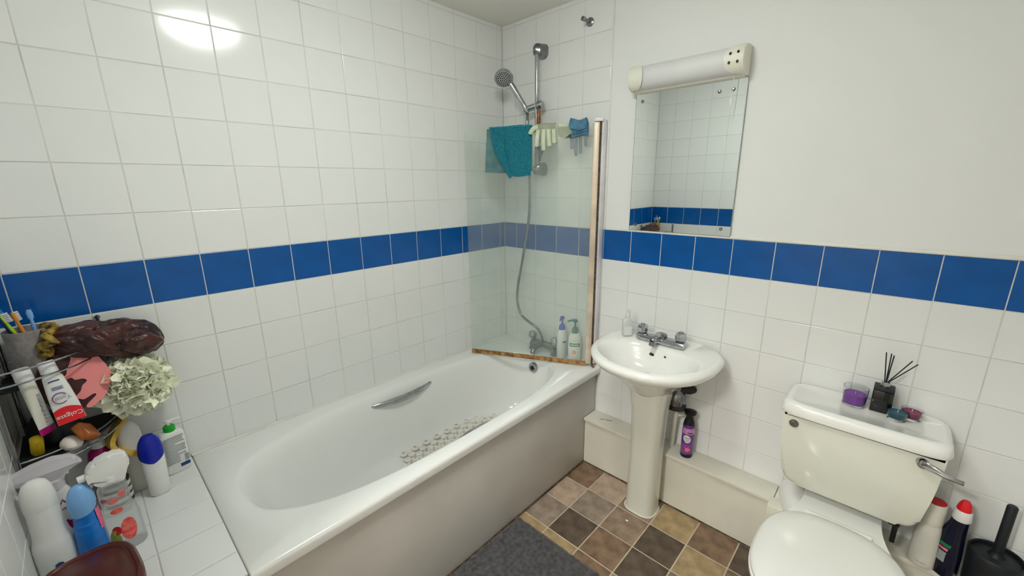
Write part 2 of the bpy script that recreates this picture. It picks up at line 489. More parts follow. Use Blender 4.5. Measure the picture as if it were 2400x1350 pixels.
# ------------------------------------------------------------------ ceiling lamp
lampo = thing('ceiling_lamp', 'round white dome lamp on the bathroom ceiling', 'lamp', (1.05, -1.18, ZC))
obj('lamp_base', lathe(nb(), [(0, 0), (.185, 0), (.185, -.022), (.178, -.03), (.165, -.03)], 48), 'trim_white', lampo)
obj('lamp_shade', lathe(nb(), [(.164, -.028)]+[(.164*math.cos(a), -.03-.075*math.sin(a)) for a in [PI/2*k/9 for k in range(0, 10)]], 48), 'lamp_white', lampo)
hl = thing('added_hall_fill', 'dome fill light added on the unseen hall ceiling outside the bathroom door', 'lamp', (1.3, -2.75, ZC))  # unseen lamp added to fill the bathroom through the doorway
obj('lamp_base', lathe(nb(), [(0, 0), (.17, 0), (.17, -.02), (.16, -.028)], 40), 'trim_white', hl)
obj('lamp_shade', lathe(nb(), [(.155, -.025)]+[(.155*math.cos(a), -.028-.06*math.sin(a)) for a in [PI/2*k/8 for k in range(0, 9)]], 40), 'added_hall_fill', hl)

# ------------------------------------------------------------------ bathtub
YB0, YB1, XB = -1.685, -.002, .717
bath = thing('bathtub', 'white acrylic bathtub along the tiled wall', 'bathtub', (0, 0, 0))
def rect_ring(z, x0, x1, y0, y1, r=.012, n=128):
    cx, cy, a, b = (x0+x1)/2, (y0+y1)/2, (x1-x0)/2, (y1-y0)/2
    out = []
    for i in range(n):
        t = 2*PI*i/n; c, s_ = math.cos(t), math.sin(t); k = 1/max(abs(c), abs(s_))
        out.append(Vector((cx+a*c*k, cy+b*s_*k, z)))
    return out
NB = 128
rg = [rect_ring(.513, .003, XB-.004, YB0+.002, YB1), rect_ring(.538, .003, XB, YB0, YB1), rect_ring(.547, .003, XB-.002, YB0+.001, YB1),
      rect_ring(ZR, .004, XB-.009, YB0+.006, YB1-.004)]
IN = [(.5525, .066, .660, -1.622, -.105, 2.9), (.5505, .074, .654, -1.614, -.112, 2.8), (.544, .082, .648, -1.606, -.119, 2.75),
      (.528, .092, .640, -1.594, -.126, 2.7), (.49, .102, .630, -1.572, -.134, 2.7), (.40, .118, .613, -1.525, -.15, 2.7), (.30, .134, .597, -1.46, -.17, 2.7),
      (.25, .146, .584, -1.415, -.188, 2.7), (.222, .162, .568, -1.375, -.21, 2.7), (.207, .19, .54, -1.33, -.245, 2.7), (.2, .24, .49, -1.22, -.32, 2.6),
      (.197, .34, .39, -.9, -.6, 2.2)]
for z, x0, x1, y0, y1, e in IN: rg.append(sup(z, x0, x1, y0, y1, e, NB))
obj('tub_shell', loft(nb(), rg, cap0=False), 'acrylic', bath, smooth=50)
def grip(y0, y1, x, z, side):
    """curved chrome grab handle; side=+1 bulges towards +x"""
    b = nb(); n = 24; rings = []
    for i in range(n+1):
        t = i/n; y = y0+(y1-y0)*t; k = math.sin(PI*t)**.8
        xx = x+side*(.004+.034*k); zz = z-.004*k
        hw, hh = .0055+.003*k, .007+.011*k
        rings.append([Vector((xx+hw*math.cos(a), y, zz+hh*math.sin(a))) for a in [2*PI*q/12 for q in range(12)]])
    loft(b, rings)
    for t in (.06, .94):
        y = y0+(y1-y0)*t
        tube(b, [(x-side*.016, y, z-.001), (x+side*.012, y, z+.002)], .008, 10)
    return b
o = obj('grab_handle', grip(-1.03, -.67, .088, .50, 1), 'chrome', bath); o['label'] = 'chrome grab handle on the wall side'
o = obj('grab_handle', grip(-.985, -.67, .642, .505, -1), 'chrome', bath); o['label'] = 'chrome grab handle on the panel side'
of = obj('overflow_ring', lathe(nb(), [(0, .006), (.012, .006), (.013, .012), (.026, .013), (.03, .008), (.031, -.012)], 28, mx=TR(.352, -.138, .478) @ RX(PI/2)), 'chrome', bath)
obj('overflow_hole', lathe(nb(), [(0, .0145), (.014, .0145), (.0145, .011)], 20, mx=TR(.352, -.138, .478) @ RX(PI/2)), 'black', of)
obj('drain', lathe(nb(), [(0, .004), (.02, .004), (.03, .002), (.032, -.004)], 24, c=(.36, -.42, .1985)), 'chrome', bath)
sb = nb()
tube(sb, [(.004, YB0, ZR+.002), (.004, YB1, ZR+.002)], .0055, 8); tube(sb, [(.004, YB1-.003, ZR+.002), (XB-.03, YB1-.003, ZR+.002)], .0055, 8)
obj('sealant', sb, 'caulk', bath)
# panel below the rim
pn = obj('side_panel', bx(.668, .69, YB0, -.005, .006, .524, .002), 'panel', bath); pn['label'] = 'plain pale grey side panel'
gp = nb(); pr = [YB0+(1.68)*k/60 for k in range(61)]
tube(gp, [(.692, y, .004) for y in pr], [.0035+.0035*abs(noise.noise((y*9, 0, 0)))+.002*RN.random() for y in pr], 6)
o = obj('base_sealant', gp, 'dark_gap', pn); o['label'] = 'dark grimy sealant line at the floor'
gp = nb(); tube(gp, [(.690, y, .516) for y in pr], [.002+.0012*RN.random() for y in pr], 6)
obj('top_joint', gp, 'dark_gap', pn)
for y, z in ((-.93, .503), (-.18, .50)):
    obj('panel_screw', lathe(nb(), [(0, .004), (.005, .003), (.006, 0)], 12, mx=TR(.69, y, z) @ RY(PI/2)), 'chrome_dull', pn)
# tiled ledge at the near end of the bath
lg = thing('tiled_ledge', 'white tiled ledge at the near end of the bathtub', 'ledge')
obj('ledge_bed', bx(0, .70, YN, YB0-.001, 0, .548), 'grout', lg, smooth=0)
lay_tiles(lg, frame((0, 0, .5505), (1, 0, 0), (0, 1, 0), (0, 0, 1)), [.001, .155, .305, .455, .605, .703],
          [YN+.001, -1.838, YB0-.001], .003, TT, CH, lambda i, j: 'white_tile')
# ------------------------------------------------------------------ pipe boxing
pb = thing('pipe_boxing', 'painted low boxing hiding pipes along the basin wall', 'boxing')
obj('front_board', bx(.692, XR, -.102, -.088, .004, ZBOX-.018), 'boxing', pb)
obj('top_board', bx(.692, 1.585, -.116, 0, ZBOX-.018, ZBOX, .0025), 'boxing', pb)
obj('top_board', bx(1.587, XR, -.116, 0, ZBOX-.018, ZBOX, .0025), 'boxing', pb)
obj('joint_cover', bx(1.575, 1.64, -.165, -.10, .20, ZBOX+.006, .004), 'boxing', pb)
obj('soil_pipe', tube(nb(), spline([(1.645, -.03, .30), (1.66, -.10, .305), (1.70, -.17, .28), (1.76, -.21, .24)], 6), .055, 18), 'white_plastic', pb)
gp = nb(); pr = [.70+(.86)*k/40 for k in range(41)]
tube(gp, [(x, -.104, .003) for x in pr], [.003+.004*abs(noise.noise((x*11, 3, 0))) for x in pr], 6)
obj('base_sealant', gp, 'dark_gap', pb)
gp = nb()
cr = [(.765, -.075), (.775, -.06), (.79, -.058), (.80, -.05), (.815, -.047), (.825, -.038)]
tube(gp, [(x, y, ZBOX) for x, y in cr], [.0008, .0018, .0014, .0024, .0016, .0008], 5)
o = obj('crack', gp, 'black', pb); o['label'] = 'jagged dark crack in the painted top'

# ------------------------------------------------------------------ shower screen
H0 = Vector((.683, -.043, 0)); H1 = Vector((.057, -.349, 0))
ux = (H1-H0).normalized(); GL = (H1-H0).length
nx = Vector((-ux.y, ux.x, 0))
if nx.dot(CAM-H0) < 0: nx = -nx
GF = frame(H0, ux, (0, 0, 1), ux.cross(Vector((0, 0, 1))))   # local X along glass, Y up
SN = 1 if GF.col[2].to_3d().dot(nx) > 0 else -1                  # local Z sign that faces the camera
GZ0, GZ1 = .578, 1.79
ss = thing('shower_screen', 'hazy hinged glass shower screen swung over the bath', 'shower screen')
poly = rpoly([(.02, GZ0), (GL, GZ0), (GL, GZ1), (.02, GZ1)], [.002, .002, .045, .002], 8)
gm = GF @ RX(-PI/2) @ Matrix.Scale(-1, 4, (0, 0, 1))
def GP(u, z, n=0):
    """point on the screen: u along, z up, n off the surface towards the camera"""
    return H0+ux*u+Vector((0, 0, z))+nx*n
b = nb(); a_ = [b.verts.new(GP(u, z, .003)) for u, z in poly]; c_ = [b.verts.new(GP(u, z, -.003)) for u, z in poly]
b.faces.new(a_); b.faces.new(c_[::-1])
for i in range(len(poly)): b.faces.new((a_[i], c_[i], c_[(i+1) % len(poly)], a_[(i+1) % len(poly)]))
obj('glass_pane', b, 'screen_glass', ss, smooth=0)
def gbox(b, u0, u1, z0, z1, n0, n1, bev=.001):
    m = Matrix((ux, nx, Vector((0, 0, 1)))).transposed().to_4x4(); m.translation = H0
    return box(b, ((u0+u1)/2, (n0+n1)/2, (z0+z1)/2), (u1-u0, n1-n0, z1-z0), bev, 2, m)
obj('hinge_profile', gbox(nb(), .004, .034, .570, 1.795, -.010, .010, .004), 'alu_warm_reflection', ss)
obj('hinge_gap', gbox(nb(), -.004, .004, .572, 1.80, -.005, .006, 0), 'dark_gap', ss, smooth=0)
obj('wall_profile', bx(.664, .694, -.040, -.001, .570, 1.806, .003), 'alu', ss)
obj('profile_cap', gbox(nb(), -.012, .030, 1.797, 1.812, -.013, .013, .002), 'alu', ss)
b = nb(); pr = [.03+(GL-.03)*k/40 for k in range(41)]
loft(b, [[GP(u, .5575, -.006), GP(u, .5575, .006), GP(u, .5785+.0025*noise.noise((u*14, 0, 1)), .0045), GP(u, .5785, -.0045)] for u in pr])
obj('bottom_seal', b, 'rust', ss, smooth=0)
b = nb(); tube(b, [(.70, -.055, .556), (.69, -.045, .557), (.676, -.03, .557), (.665, -.012, .556)], [.003, .006, .005, .003], 7)
box(b, (.697, -.05, .561), (.014, .012, .010), .003)
obj('hinge_foot', b, 'rust', ss)

# things hanging over the screen
# net towel
b = nb(); 
def towel_sheet(b, u0f, u1f, z1, z0, nf, nu=34, nv=40, bow=.004):
    g = []
    for j in range(nv+1):
        t = j/nv; z = z1+(z0-z1)*t; row = []
        for i in range(nu+1):
            s_ = i/nu; u = u0f(t)+(u1f(t)-u0f(t))*s_
            row.append(b.verts.new(GP(u, z+.004*math.sin(s_*5+t*2), nf(s_, t)+bow*noise.noise((u*30, z*30, 2)))))
        g.append(row)
    for j in range(nv):
        for i in range(nu): b.faces.new((g[j][i], g[j][i+1], g[j+1][i+1], g[j+1][i]))
    return g
tw = thing('net_towel', 'teal net exfoliating towel draped over the shower screen', 'towel')
towel_sheet(b, lambda t: .332+.006*t, lambda t: .556-.06*t-.06*max(0, t-.35)**1.0, GZ1+.006, 1.556, lambda s_, t: .007+.004*s_*t+.010*max(0, s_-.82)*t*3)
# fold down the free side
towel_sheet(b, lambda t: .475-.01*t-.05*max(0, t-.4), lambda t: .545-.05*t-.065*max(0, t-.35), GZ1-.05, 1.548, lambda s_, t: .018+.007*math.sin(PI*s_), 10, 30, .002)
bmesh.ops.solidify(b, geom=b.faces[:], thickness=.002)
obj('front_flap', b, 'towel', tw)
b = nb(); towel_sheet(b, lambda t: .335, lambda t: .575+.02*t, GZ1+.004, 1.575, lambda s_, t: -.009-.012*s_*t)
bmesh.ops.solidify(b, geom=b.faces[:], thickness=.002)
obj('back_flap', b, 'towel_back', tw)
b = nb(); rings = [[GP(u, GZ1+.003, .009), GP(u, GZ1+.008, .004), GP(u, GZ1+.008, -.004), GP(u, GZ1+.003, -.010)] for u in [.333+.225*k/10 for k in range(11)]]
loft(b, rings); obj('top_fold', b, 'towel', tw)
# cream glove hung over the edge, fingers down
gv = thing('cream_glove', 'pale cream exfoliating glove hung over the shower screen', 'glove')
b = nb(); n = 18; g = []
palm = []
for j in range(13):
    t = j/12; row = []
    for i in range(15):
        s_ = i/14; u = .322-.108*s_
        ang = t
        if t < .25: nn, z = -.008+.018*(t/.25), GZ1+.005+.006*math.sin(PI*t/.25)
        else: nn, z = .010+.004*math.sin(PI*s_), GZ1+.004-(t-.25)/.75*.045
        row.append(b.verts.new(GP(u, z, nn)))
    palm.append(row)
for j in range(12):
    for i in range(14): b.faces.new((palm[j][i], palm[j][i+1], palm[j+1][i+1], palm[j+1][i]))
bmesh.ops.solidify(b, geom=b.faces[:], thickness=.008)
obj('palm', b, 'glove', gv)
for k, (u, L, du) in enumerate(((.300, .078, .006), (.272, .098, 0), (.247, .078, -.004), (.222, .066, -.004))):
    P = [GP(u, GZ1-.02, .012), GP(u+du*.5, GZ1-.02-L*.45, .016), GP(u+du, GZ1-.02-L*.85, .014), GP(u+du, GZ1-.02-L, .013)]
    Q = spline(P, 4); rr = [.0118]*len(Q); rr[-1] = .003; rr[-2] = .0085; rr[-3] = .0108
    obj('finger', tube(nb(), Q, rr, 12), 'glove', gv)
Q = spline([GP(.300, GZ1-.006, .016), GP(.322, GZ1-.014, .020), GP(.335, GZ1-.03, .018), GP(.338, GZ1-.038, .016)], 4)
rr = [.012]*len(Q); rr[-1] = .003; rr[-2] = .009
obj('thumb', tube(nb(), Q, rr, 12), 'glove', gv)
cf = thing('glove_cuff_piece', 'second pale cream glove bunched with its cuff opening forward', 'glove')
b = nb(); rings = []
for i in range(9):
    t = i/8; r0 = .026+.008*t; c = GP(.175-.012*t, GZ1-.012-.040*t, .018+.006*t)
    rings.append([c+ux*(r0*1.05*math.cos(a))+nx*(r0*.42*math.sin(a))+Vector((0, 0, .010*t*math.cos(2*a+.6))) for a in [2*PI*q/24 for q in range(24)]])
loft(b, rings, True, False); bmesh.ops.solidify(b, geom=b.faces[:], thickness=.0025)
obj('cuff', b, 'glove', cf)
b = nb(); loft(b, [[GP(u, GZ1-.03, .012), GP(u, GZ1+.004, .012), GP(u, GZ1+.009, .003), GP(u, GZ1+.006, -.010), GP(u, GZ1-.05, -.013), GP(u, GZ1-.05, -.009), GP(u, GZ1, -.006), GP(u, GZ1, .006)] for u in [.20-.055*k/6 for k in range(7)]])
obj('draped_hand', b, 'glove', cf)
bg = thing('blue_glove', 'folded pale blue glove over the corner of the screen', 'glove')
b = nb()
for k in range(3):
    prof = [(-.006-.003*k, -.06+.012*k), (-.008-.002*k, -.005), (0, .008+.006*k), (.012+.007*k, .006+.005*k), (.016+.008*k, -.022), (.014+.007*k, -.055+.014*k)]
    pp = spline([Vector((p[0], 0, p[1])) for p in prof], 4); g = []
    for i in range(13):
        s_ = i/12; u = .058+.004*k+(.092-.008*k)*s_
        g.append([b.verts.new(GP(u, GZ1+q.z+.005*math.sin(6*s_+k), q.x+.005*noise.noise((u*60, q.z*50, k)))) for q in pp])
    for i in range(12):
        for j in range(len(pp)-1): b.faces.new((g[i][j], g[i+1][j], g[i+1][j+1], g[i][j+1]))
bmesh.ops.solidify(b, geom=b.faces[:], thickness=.003)
obj('folded_cloth', b, 'glove_blue', bg)
for u, L in ((.075, .07), (.098, .105), (.120, .115), (.140, .08)):
    Q = spline([GP(u, GZ1-.03, -.014), GP(u-.002, GZ1-.03-L*.6, -.017), GP(u-.004, GZ1-.03-L, -.016)], 5)
    obj('finger', tube(nb(), Q, [.009]*(len(Q)-1)+[.003], 10), 'glove_dark', bg)
# small cloth hanging behind the glass
b = nb(); towel_sheet(b, lambda t: .275+.03*t, lambda t: .315-.01*t, 1.70, 1.60, lambda s_, t: -.03, 8, 10, .006)
bmesh.ops.solidify(b, geom=b.faces[:], thickness=.002)
tag(obj('wash_strap', b, 'glove_dark'), 'dark blue cloth strap hanging behind the hazy screen below the glove', 'cloth')

# ------------------------------------------------------------------ shower rail, handset, hose, bath mixer
RXX, RYY = .300, -.055
sr = thing('shower_rail', 'chrome riser rail on the tiles behind the screen', 'shower rail')
obj('rail', tube(nb(), [(RXX, RYY, 1.585), (RXX, RYY, 2.175)], .0105, 18), 'chrome', sr)
for z in (2.170, 1.59):
    b = nb(); rings = []
    for i in range(11):
        t = i/10; y = -.001+t*(RYY-.018)
        a = .031-.008*t if t < .8 else .0246-.09*(t-.8)
        h = .036-.010*t if t < .8 else .028-.09*(t-.8)
        rings.append([Vector((RXX+a*sgp(math.cos(q), 2.6), y, z+.004+h*sgp(math.sin(q), 2.6))) for q in [2*PI*k/24 for k in range(24)]])
    loft(b, rings); obj('rail_bracket', b, 'chrome_dull', sr)
sl = obj('slider', tube(nb(), [(RXX-.066, RYY-.02, 1.895), (RXX-.02, RYY-.01, 1.905), (RXX+.012, RYY-.004, 1.912)], [.016, .0165, .0165], 18), 'chrome', sr)
obj('slider_knob', lathe(nb(), [(0, -.016), (.018, -.016), (.020, -.012), (.020, .012), (.017, .016), (0, .016)], 24, mx=TR(RXX+.022, RYY-.001, 1.912) @ RY(PI/2)), 'chrome', sl)
sh = thing('shower_handset', 'round chrome shower handset resting in the rail slider', 'shower head')
hd = Vector((.170, -.165, 2.045)); gr = Vector((RXX-.052, RYY-.028, 1.90))
ax = Vector((.45, -.55, -.70)).normalized()
hv = (gr-hd).normalized(); ev = (hv-ax*hv.dot(ax)).normalized(); he = hd-ax*.014+ev*.030
b = nb(); Q = [gr+Vector((.005, .008, -.022)), gr, gr.lerp(he, .35)-ax*.004, gr.lerp(he, .7)-ax*.005, he]
tube(b, spline(Q, 5), [.011+.0045*min(1, k/16) for k in range(21)], 14)
obj('handle', b, 'chrome', sh)
mh = along(hd-ax*.022, hd)
obj('head_shell', lathe(nb(), [(0, -.004), (.02, -.003), (.038, .004), (.048, .013), (.050, .022), (.046, .028)], 36, mx=mh), 'chrome', sh)
M('spray_face', (188, 190, 190), .35, metal=.3)
fp = obj('spray_plate', lathe(nb(), [(.046, .026), (.044, .0285), (0, .030)], 36, mx=mh), 'spray_face', sh)
b = nb()
for k, rr, m_ in ((0, .008, 5), (1, .018, 10), (2, .028, 16), (3, .037, 22)):
    for i in range(m_):
        a = 2*PI*i/m_+k*.3
        lathe(b, [(.0030, .0275), (.0026, .0325), (0, .0328)], 6, c=(rr*math.cos(a), rr*math.sin(a), 0), mx=mh)
o = obj('nozzles', b, 'black', sh); o['kind'] = 'stuff'
hs = [tuple(gr+Vector((.005, .008, -.022))), (.262, -.088, 1.80), (.262, -.07, 1.55), (.250, -.06, 1.35), (.215, -.07, 1.12), (.185, -.085, .93), (.19, -.095, .83),
      (.225, -.10, .765), (.285, -.10, .732), (.335, -.09, .705), (.360, -.078, .66), (.362, -.066, .60)]
b = nb(); tube(b, spline(hs, 14), .0075, 12)
tag(obj('shower_hose', b, 'chrome_dull'), 'grey ribbed shower hose curving down behind the glass screen', 'hose')
ws = thing('brush_on_rail', 'small brown brush hanging on a white string from the shower slider', 'brush')
obj('string', tube(nb(), [(RXX+.005, RYY-.024, 1.918), (RXX+.014, RYY-.022, 1.87), (RXX+.024, RYY-.018, 1.835)], .0016, 6), 'white_plastic', ws)
obj('brush_handle', tube(nb(), [(RXX+.028, RYY-.015, 1.89), (RXX+.026, RYY-.016, 1.84), (RXX+.022, RYY-.016, 1.76)], [.006, .011, .010], 10), 'amber', ws)
bxm = thing('bath_mixer', 'chrome bath mixer tap on the far rim behind the screen', 'tap', (0, 0, 0))
obj('mixer_body', tube(nb(), [(.275, -.055, .598), (.33, -.058, .602), (.385, -.058, .602), (.44, -.055, .598)], [.018, .021, .021, .018], 16), 'chrome_dull', bxm)
for x in (.275, .44):
    obj('tap_leg', lathe(nb(), [(.024, 0), (.022, .006), (.017, .02), (.017, .04)], 20, c=(x, -.055, ZR)), 'chrome_dull', bxm)
    obj('tap_head', lathe(nb(), [(.012, 0), (.013, .012), (.024, .018), (.026, .04), (.020, .052), (0, .054)], 10, c=(x, -.055, .606)), 'chrome', bxm)
obj('spout', tube(nb(), spline([(.358, -.06, .598), (.358, -.10, .602), (.358, -.145, .590), (.358, -.155, .572)], 5), .015, 14), 'chrome_dull', bxm)
# pump bottles on the far rim
def pump_bottle(name, label, x, y, z, h, a, b_, body, capm, rz, neckh=.03):
    t = thing(name, label, 'bottle', (x, y, z), rz)
    hb = h-.075
    prof = [(0, 0), (.9, 0), (1, .006), (1, hb*.72), (.93, hb*.86), (.7, hb*.96), (.42, hb)]
    obj('body', lathe(nb(), [(r*a, q) for r, q in prof], 32, 1, b_/a), body, t)
    obj('collar', lathe(nb(), [(a*.5, hb-.002), (a*.5, hb+.008), (a*.42, hb+.022), (.008, hb+.03), (.006, hb+.036)], 24), capm, t)
    p = nb(); lathe(p, [(.0045, hb+.03), (.0045, hb+.058), (.012, hb+.060), (.013, hb+.068), (.009, hb+.074), (0, hb+.075)], 16)
    tube(p, [(0, 0, hb+.068), (-.022, -.004, hb+.069), (-.042, -.008, hb+.062)], [.006, .0055, .0042], 10)
    obj('pump', p, capm, t)
    return t, hb
t, hb = pump_bottle('pump_bottle', 'white pump bottle with a royal blue pump behind the screen', .487, -.050, ZR+.002, .245, .036, .026, 'white_plastic', 'pump_blue', facing((.487, -.06, 0), 1.1))
o = obj('print_mark', disc_on_cyl(nb(), .036, -.7, .105, .012, .006, 14), 'ink_blue', t)
t, hb = pump_bottle('pump_bottle', 'cream pump bottle with dark green pump and printed green label', .572, -.046, ZR+.002, .245, .036, .027, 'white_plastic', 'green_dark', facing((.575, -.06, 0)))
S = Matrix.Diagonal((1, .75, 1, 1))
lettering('brand_lettering', 'PALMOLIVE', .0105, 'label_yellow', t, S @ TR(0, 0, .128), bend=.0367)
b = nb(); patch(b, .036, -.85, .85, .094, .114, 1, .75); obj('label_strip', b, 'label_green', t)
marks('label_print', .046, .006, 'white_plastic', t, S @ TR(0, 0, .104), bend=.0374)
b = nb(); disc_on_cyl(b, .036, -.1, .062, .013, .013, 24, shape=lambda q: 1+.15*math.cos(5*q))
for v in b.verts: v.co.y *= .75
obj('fruit_print', b, 'label_orange', t)
# peg on the tiles
hk = thing('wall_peg', 'short chrome peg high on the tiles near the ceiling', 'hook', (.578, 0, 2.244))
obj('peg_plate', lathe(nb(), [(0, 0), (.019, 0), (.019, .005), (.012, .009), (.008, .010)], 24, mx=RX(PI/2)), 'chrome_dull', hk)
obj('peg_bar', lathe(nb(), [(.008, .004), (.008, .052), (.010, .054), (.010, .064), (.006, .066), (0, .066)], 18, mx=RX(PI/2)), 'chrome_dull', hk)

# suction mat on the bath floor
def bath_z(x):
    T_ = [(.13, .30), (.146, .253), (.162, .226), (.19, .2105), (.24, .2025), (.36, .200), (.49, .2025), (.54, .2105), (.568, .226)]
    for (a, za), (b_, zb) in zip(T_, T_[1:]):
        if a <= x <= b_: return za+(zb-za)*(x-a)/(b_-a)+.0005
    return .226
b = nb(); b2 = nb()
for i in range(18):
    for j in range(9):
        y = -.915+.0335*i; x = .168+.034*j+(.017 if i % 2 else 0)
        zz = bath_z(x)
        lathe(b, [(.0205, -.001), (.0195, .0035), (.012, .0065), (0, .007)], 12, 1.0, 1.0, c=(x, y, zz))
        if (i+j) % 2 == 0: lathe(b2, [(.0075, .006), (.0072, .0085), (.0045, .0085), (.004, .0075), (0, .0075)], 10, c=(x, y, zz))
sm = tag(obj('suction_bath_mat', b, 'mat_clear'), 'translucent pebble suction mat lying on the bathtub floor', 'bath mat')
o = obj('suction_cups', b2, 'suction', sm); o['kind'] = 'stuff'

# ------------------------------------------------------------------ mirror and shaver light
mr = thing('wall_mirror', 'frameless rectangular mirror above the basin', 'mirror', (0, 0, 0))
MX0, MX1, MZ0, MZ1 = .836, 1.284, 1.2985, 1.896
obj('mirror_glass', bx(MX0, MX1, -.0055, -.0012, MZ0, MZ1), 'mirror', mr, smooth=0)
obj('mirror_back', bx(MX0+.0005, MX1-.0005, -.0012, .004, MZ0+.0005, MZ1-.0005), 'mirror_edge', mr, smooth=0)
b = nb()
for x0, x1, z0, z1 in ((MX0, MX0+.0012, MZ0, MZ1), (MX1-.0012, MX1, MZ0, MZ1), (MX0, MX1, MZ0, MZ0+.0012)):
    box(b, ((x0+x1)/2, -.0057, (z0+z1)/2), (x1-x0, .0004, z1-z0))
obj('mirror_rim', b, 'mirror_edge', mr, smooth=0)
for x, z in ((.866, 1.863), (1.236, 1.858), (1.186, 1.857), (.868, 1.325), (1.246, 1.328)):
    obj('mirror_screw', lathe(nb(), [(0, .0115), (.004, .011), (.0065, .008), (.0072, .0055)], 16, mx=TR(x, 0, z) @ RX(PI/2)), 'chrome_dull', mr)
sl_ = thing('shaver_light', 'white shaver light with socket above the mirror', 'wall light', (1.055, 0, 1.90))
def dprof(d, z0, z1, n=16):
    """D profile (y,z): flat at the wall, round to the room"""
    pts = [(0, z0), ]
    for k in range(n+1):
        a = -PI/2+PI*k/n
        pts.append((-d*.35-d*.65*max(0, math.cos(a))**.8, (z0+z1)/2+(z1-z0)/2*math.sin(a)))
    pts.append((0, z1)); return pts
def xprism(x0, x1, prof, nseg=1):
    return loft(nb(), [[Vector((x, y, z)) for y, z in prof] for x in ([x0, x1])])
HLn = .228
obj('backplate', bx(-HLn+.008, HLn-.008, -.03, .004, -.004, .085, .003), 'cream_plastic', sl_)
obj('light_diffuser', xprism(-HLn+.012, HLn-.012, dprof(.078, .002, .098)), 'diffuser', sl_)
def tongue(sgn):
    """end cap: slice of the profile plus a rounded tongue lying over the diffuser"""
    b = nb(); P0 = dprof(.083, -.002, .102)
    loft(b, [[Vector((sgn*HLn, y*.93, .05+(z-.05)*.95)) for y, z in P0], [Vector((sgn*(HLn-.004), y, z)) for y, z in P0], [Vector((sgn*(HLn-.014), y, z)) for y, z in P0]])
    g = []
    for i in range(15):
        a = -PI*.40+PI*.80*i/14; row = []
        L = .058*math.sqrt(max(0, 1-(a/(PI*.40))**2))
        for j in range(7):
            x = HLn-.012-L*j/6
            row.append(b.verts.new((sgn*x, -.083*.35-.083*.66*math.cos(a)**.8, .05+.0525*math.sin(a))))
        g.append(row)
    for i in range(14):
        for j in range(6):
            b.faces.new((g[i][j], g[i][j+1], g[i+1][j+1], g[i+1][j]))
    return b
obj('end_cap', tongue(-1), 'cream_plastic', sl_, smooth=50)
ec = obj('end_cap', tongue(1), 'cream_plastic', sl_, smooth=50); ec['label'] = 'end cap with shaver socket'
for dx, dz in ((-.012, .016), (.014, .018), (-.014, -.014), (.014, -.014)):
    a = math.asin(max(-1, min(1, dz/.0525)))
    obj('socket_hole', lathe(nb(), [(0, .0025), (.004, .0022), (.0045, 0)], 12, 1.0, 1.25, mx=TR(HLn-.036+dx, -.083*.35-.083*.66*math.cos(a)**.8-.0002, .05+dz) @ RX(PI/2+a*.8)), 'black', ec)
obj('pull_cord', tube(nb(), [(.187, -.035, 0), (.186, -.036, -.06), (.183, -.036, -.145)], .0011, 6), 'white_plastic', sl_)
# ------------------------------------------------------------------ basin and pedestal
BX = 1.085
bs = thing('wash_basin', 'white ceramic pedestal wash basin below the mirror', 'basin', (BX, 0, 0))
def dring(z, a, d, ym=-.17, yb=-.001, n=96, lift=0):
    out = []
    for i in range(n):
        t = 2*PI*i/n; c, s_ = math.cos(t), math.sin(t)
        if s_ <= 0: x = a*sgp(c, 2.2); y = ym-(d-abs(ym))*abs(s_)**(2/2.2); zz = z
        else:
            x = a*sgp(c, 3.2); y = ym+(yb-ym)*abs(s_)**(2/3.2); zz = z+lift*abs(s_)
        out.append(Vector((x, y, zz)))
    return out
def ering(z, a, b_, cy, n=96, e=2.3): return [Vector((a*sgp(math.cos(2*PI*i/n), e), cy+b_*sgp(math.sin(2*PI*i/n), e), z)) for i in range(n)]
rg = [dring(.615, .085, .27, -.14, -.06), dring(.65, .105, .305, -.15, -.045), dring(.70, .155, .355, -.16, -.02), dring(.74, .215, .41, -.17, -.008), dring(.762, .252, .445),
      dring(.778, .264, .458), dring(.792, .268, .462), dring(.803, .263, .457), dring(.809, .252, .446, lift=.004), dring(.811, .24, .433, lift=.006),
      ering(.8085, .218, .148, -.278), ering(.803, .210, .141, -.279), ering(.785, .198, .131, -.279), ering(.75, .176, .115, -.275), ering(.715, .14, .092, -.268),
      ering(.695, .09, .06, -.262), ering(.689, .03, .022, -.26)]
obj('bowl', loft(nb(), rg), 'ceramic', bs, smooth=60)
obj('overflow_hole', lathe(nb(), [(0, .0045), (.0095, .004), (.0115, 0)], 18, mx=TR(-.024, -.1545, .768) @ RX(PI*.64)), 'black', bs)
obj('waste', lathe(nb(), [(0, .006), (.012, .006), (.022, .003), (.024, 0)], 24, c=(0, -.26, .688)), 'chrome', bs)
obj('glaze_chip', lathe(nb(), [(0, .002), (.005, .0015), (.0065, 0)], 9, .8, 1.6, mx=TR(.037, -.1545, .771) @ RX(PI*.62)), 'dark_gap', bs)
pd = thing('basin_pedestal', 'white ceramic pedestal column under the wash basin', 'pedestal', (BX, 0, 0))
b = nb()
def uring(z, a, y0, y1): return [Vector((a*sgp(math.cos(2*PI*i/48), 3.0), (y0+y1)/2+(y1-y0)/2*sgp(math.sin(2*PI*i/48), 3.0), z)) for i in range(48)]
loft(b, [uring(.001, .071, -.258, -.122), uring(.012, .070, -.256, -.122), uring(.06, .0695, -.253, -.122), uring(.35, .069, -.25, -.12), uring(.52, .074, -.258, -.11), uring(.60, .083, -.27, -.10), uring(.64, .088, -.28, -.09)])
obj('column', b, 'ceramic_cream', pd, smooth=50)
b = nb(); tube(b, [v for v in uring(.002, .073, -.260, -.122)], .003, 6, closed=True)
obj('base_sealant', b, 'caulk', pd)
tp = thing('basin_tap', 'chrome two-handle mixer tap on the basin deck', 'tap', (BX-.008, -.108, .812))
b = nb(); rings = []
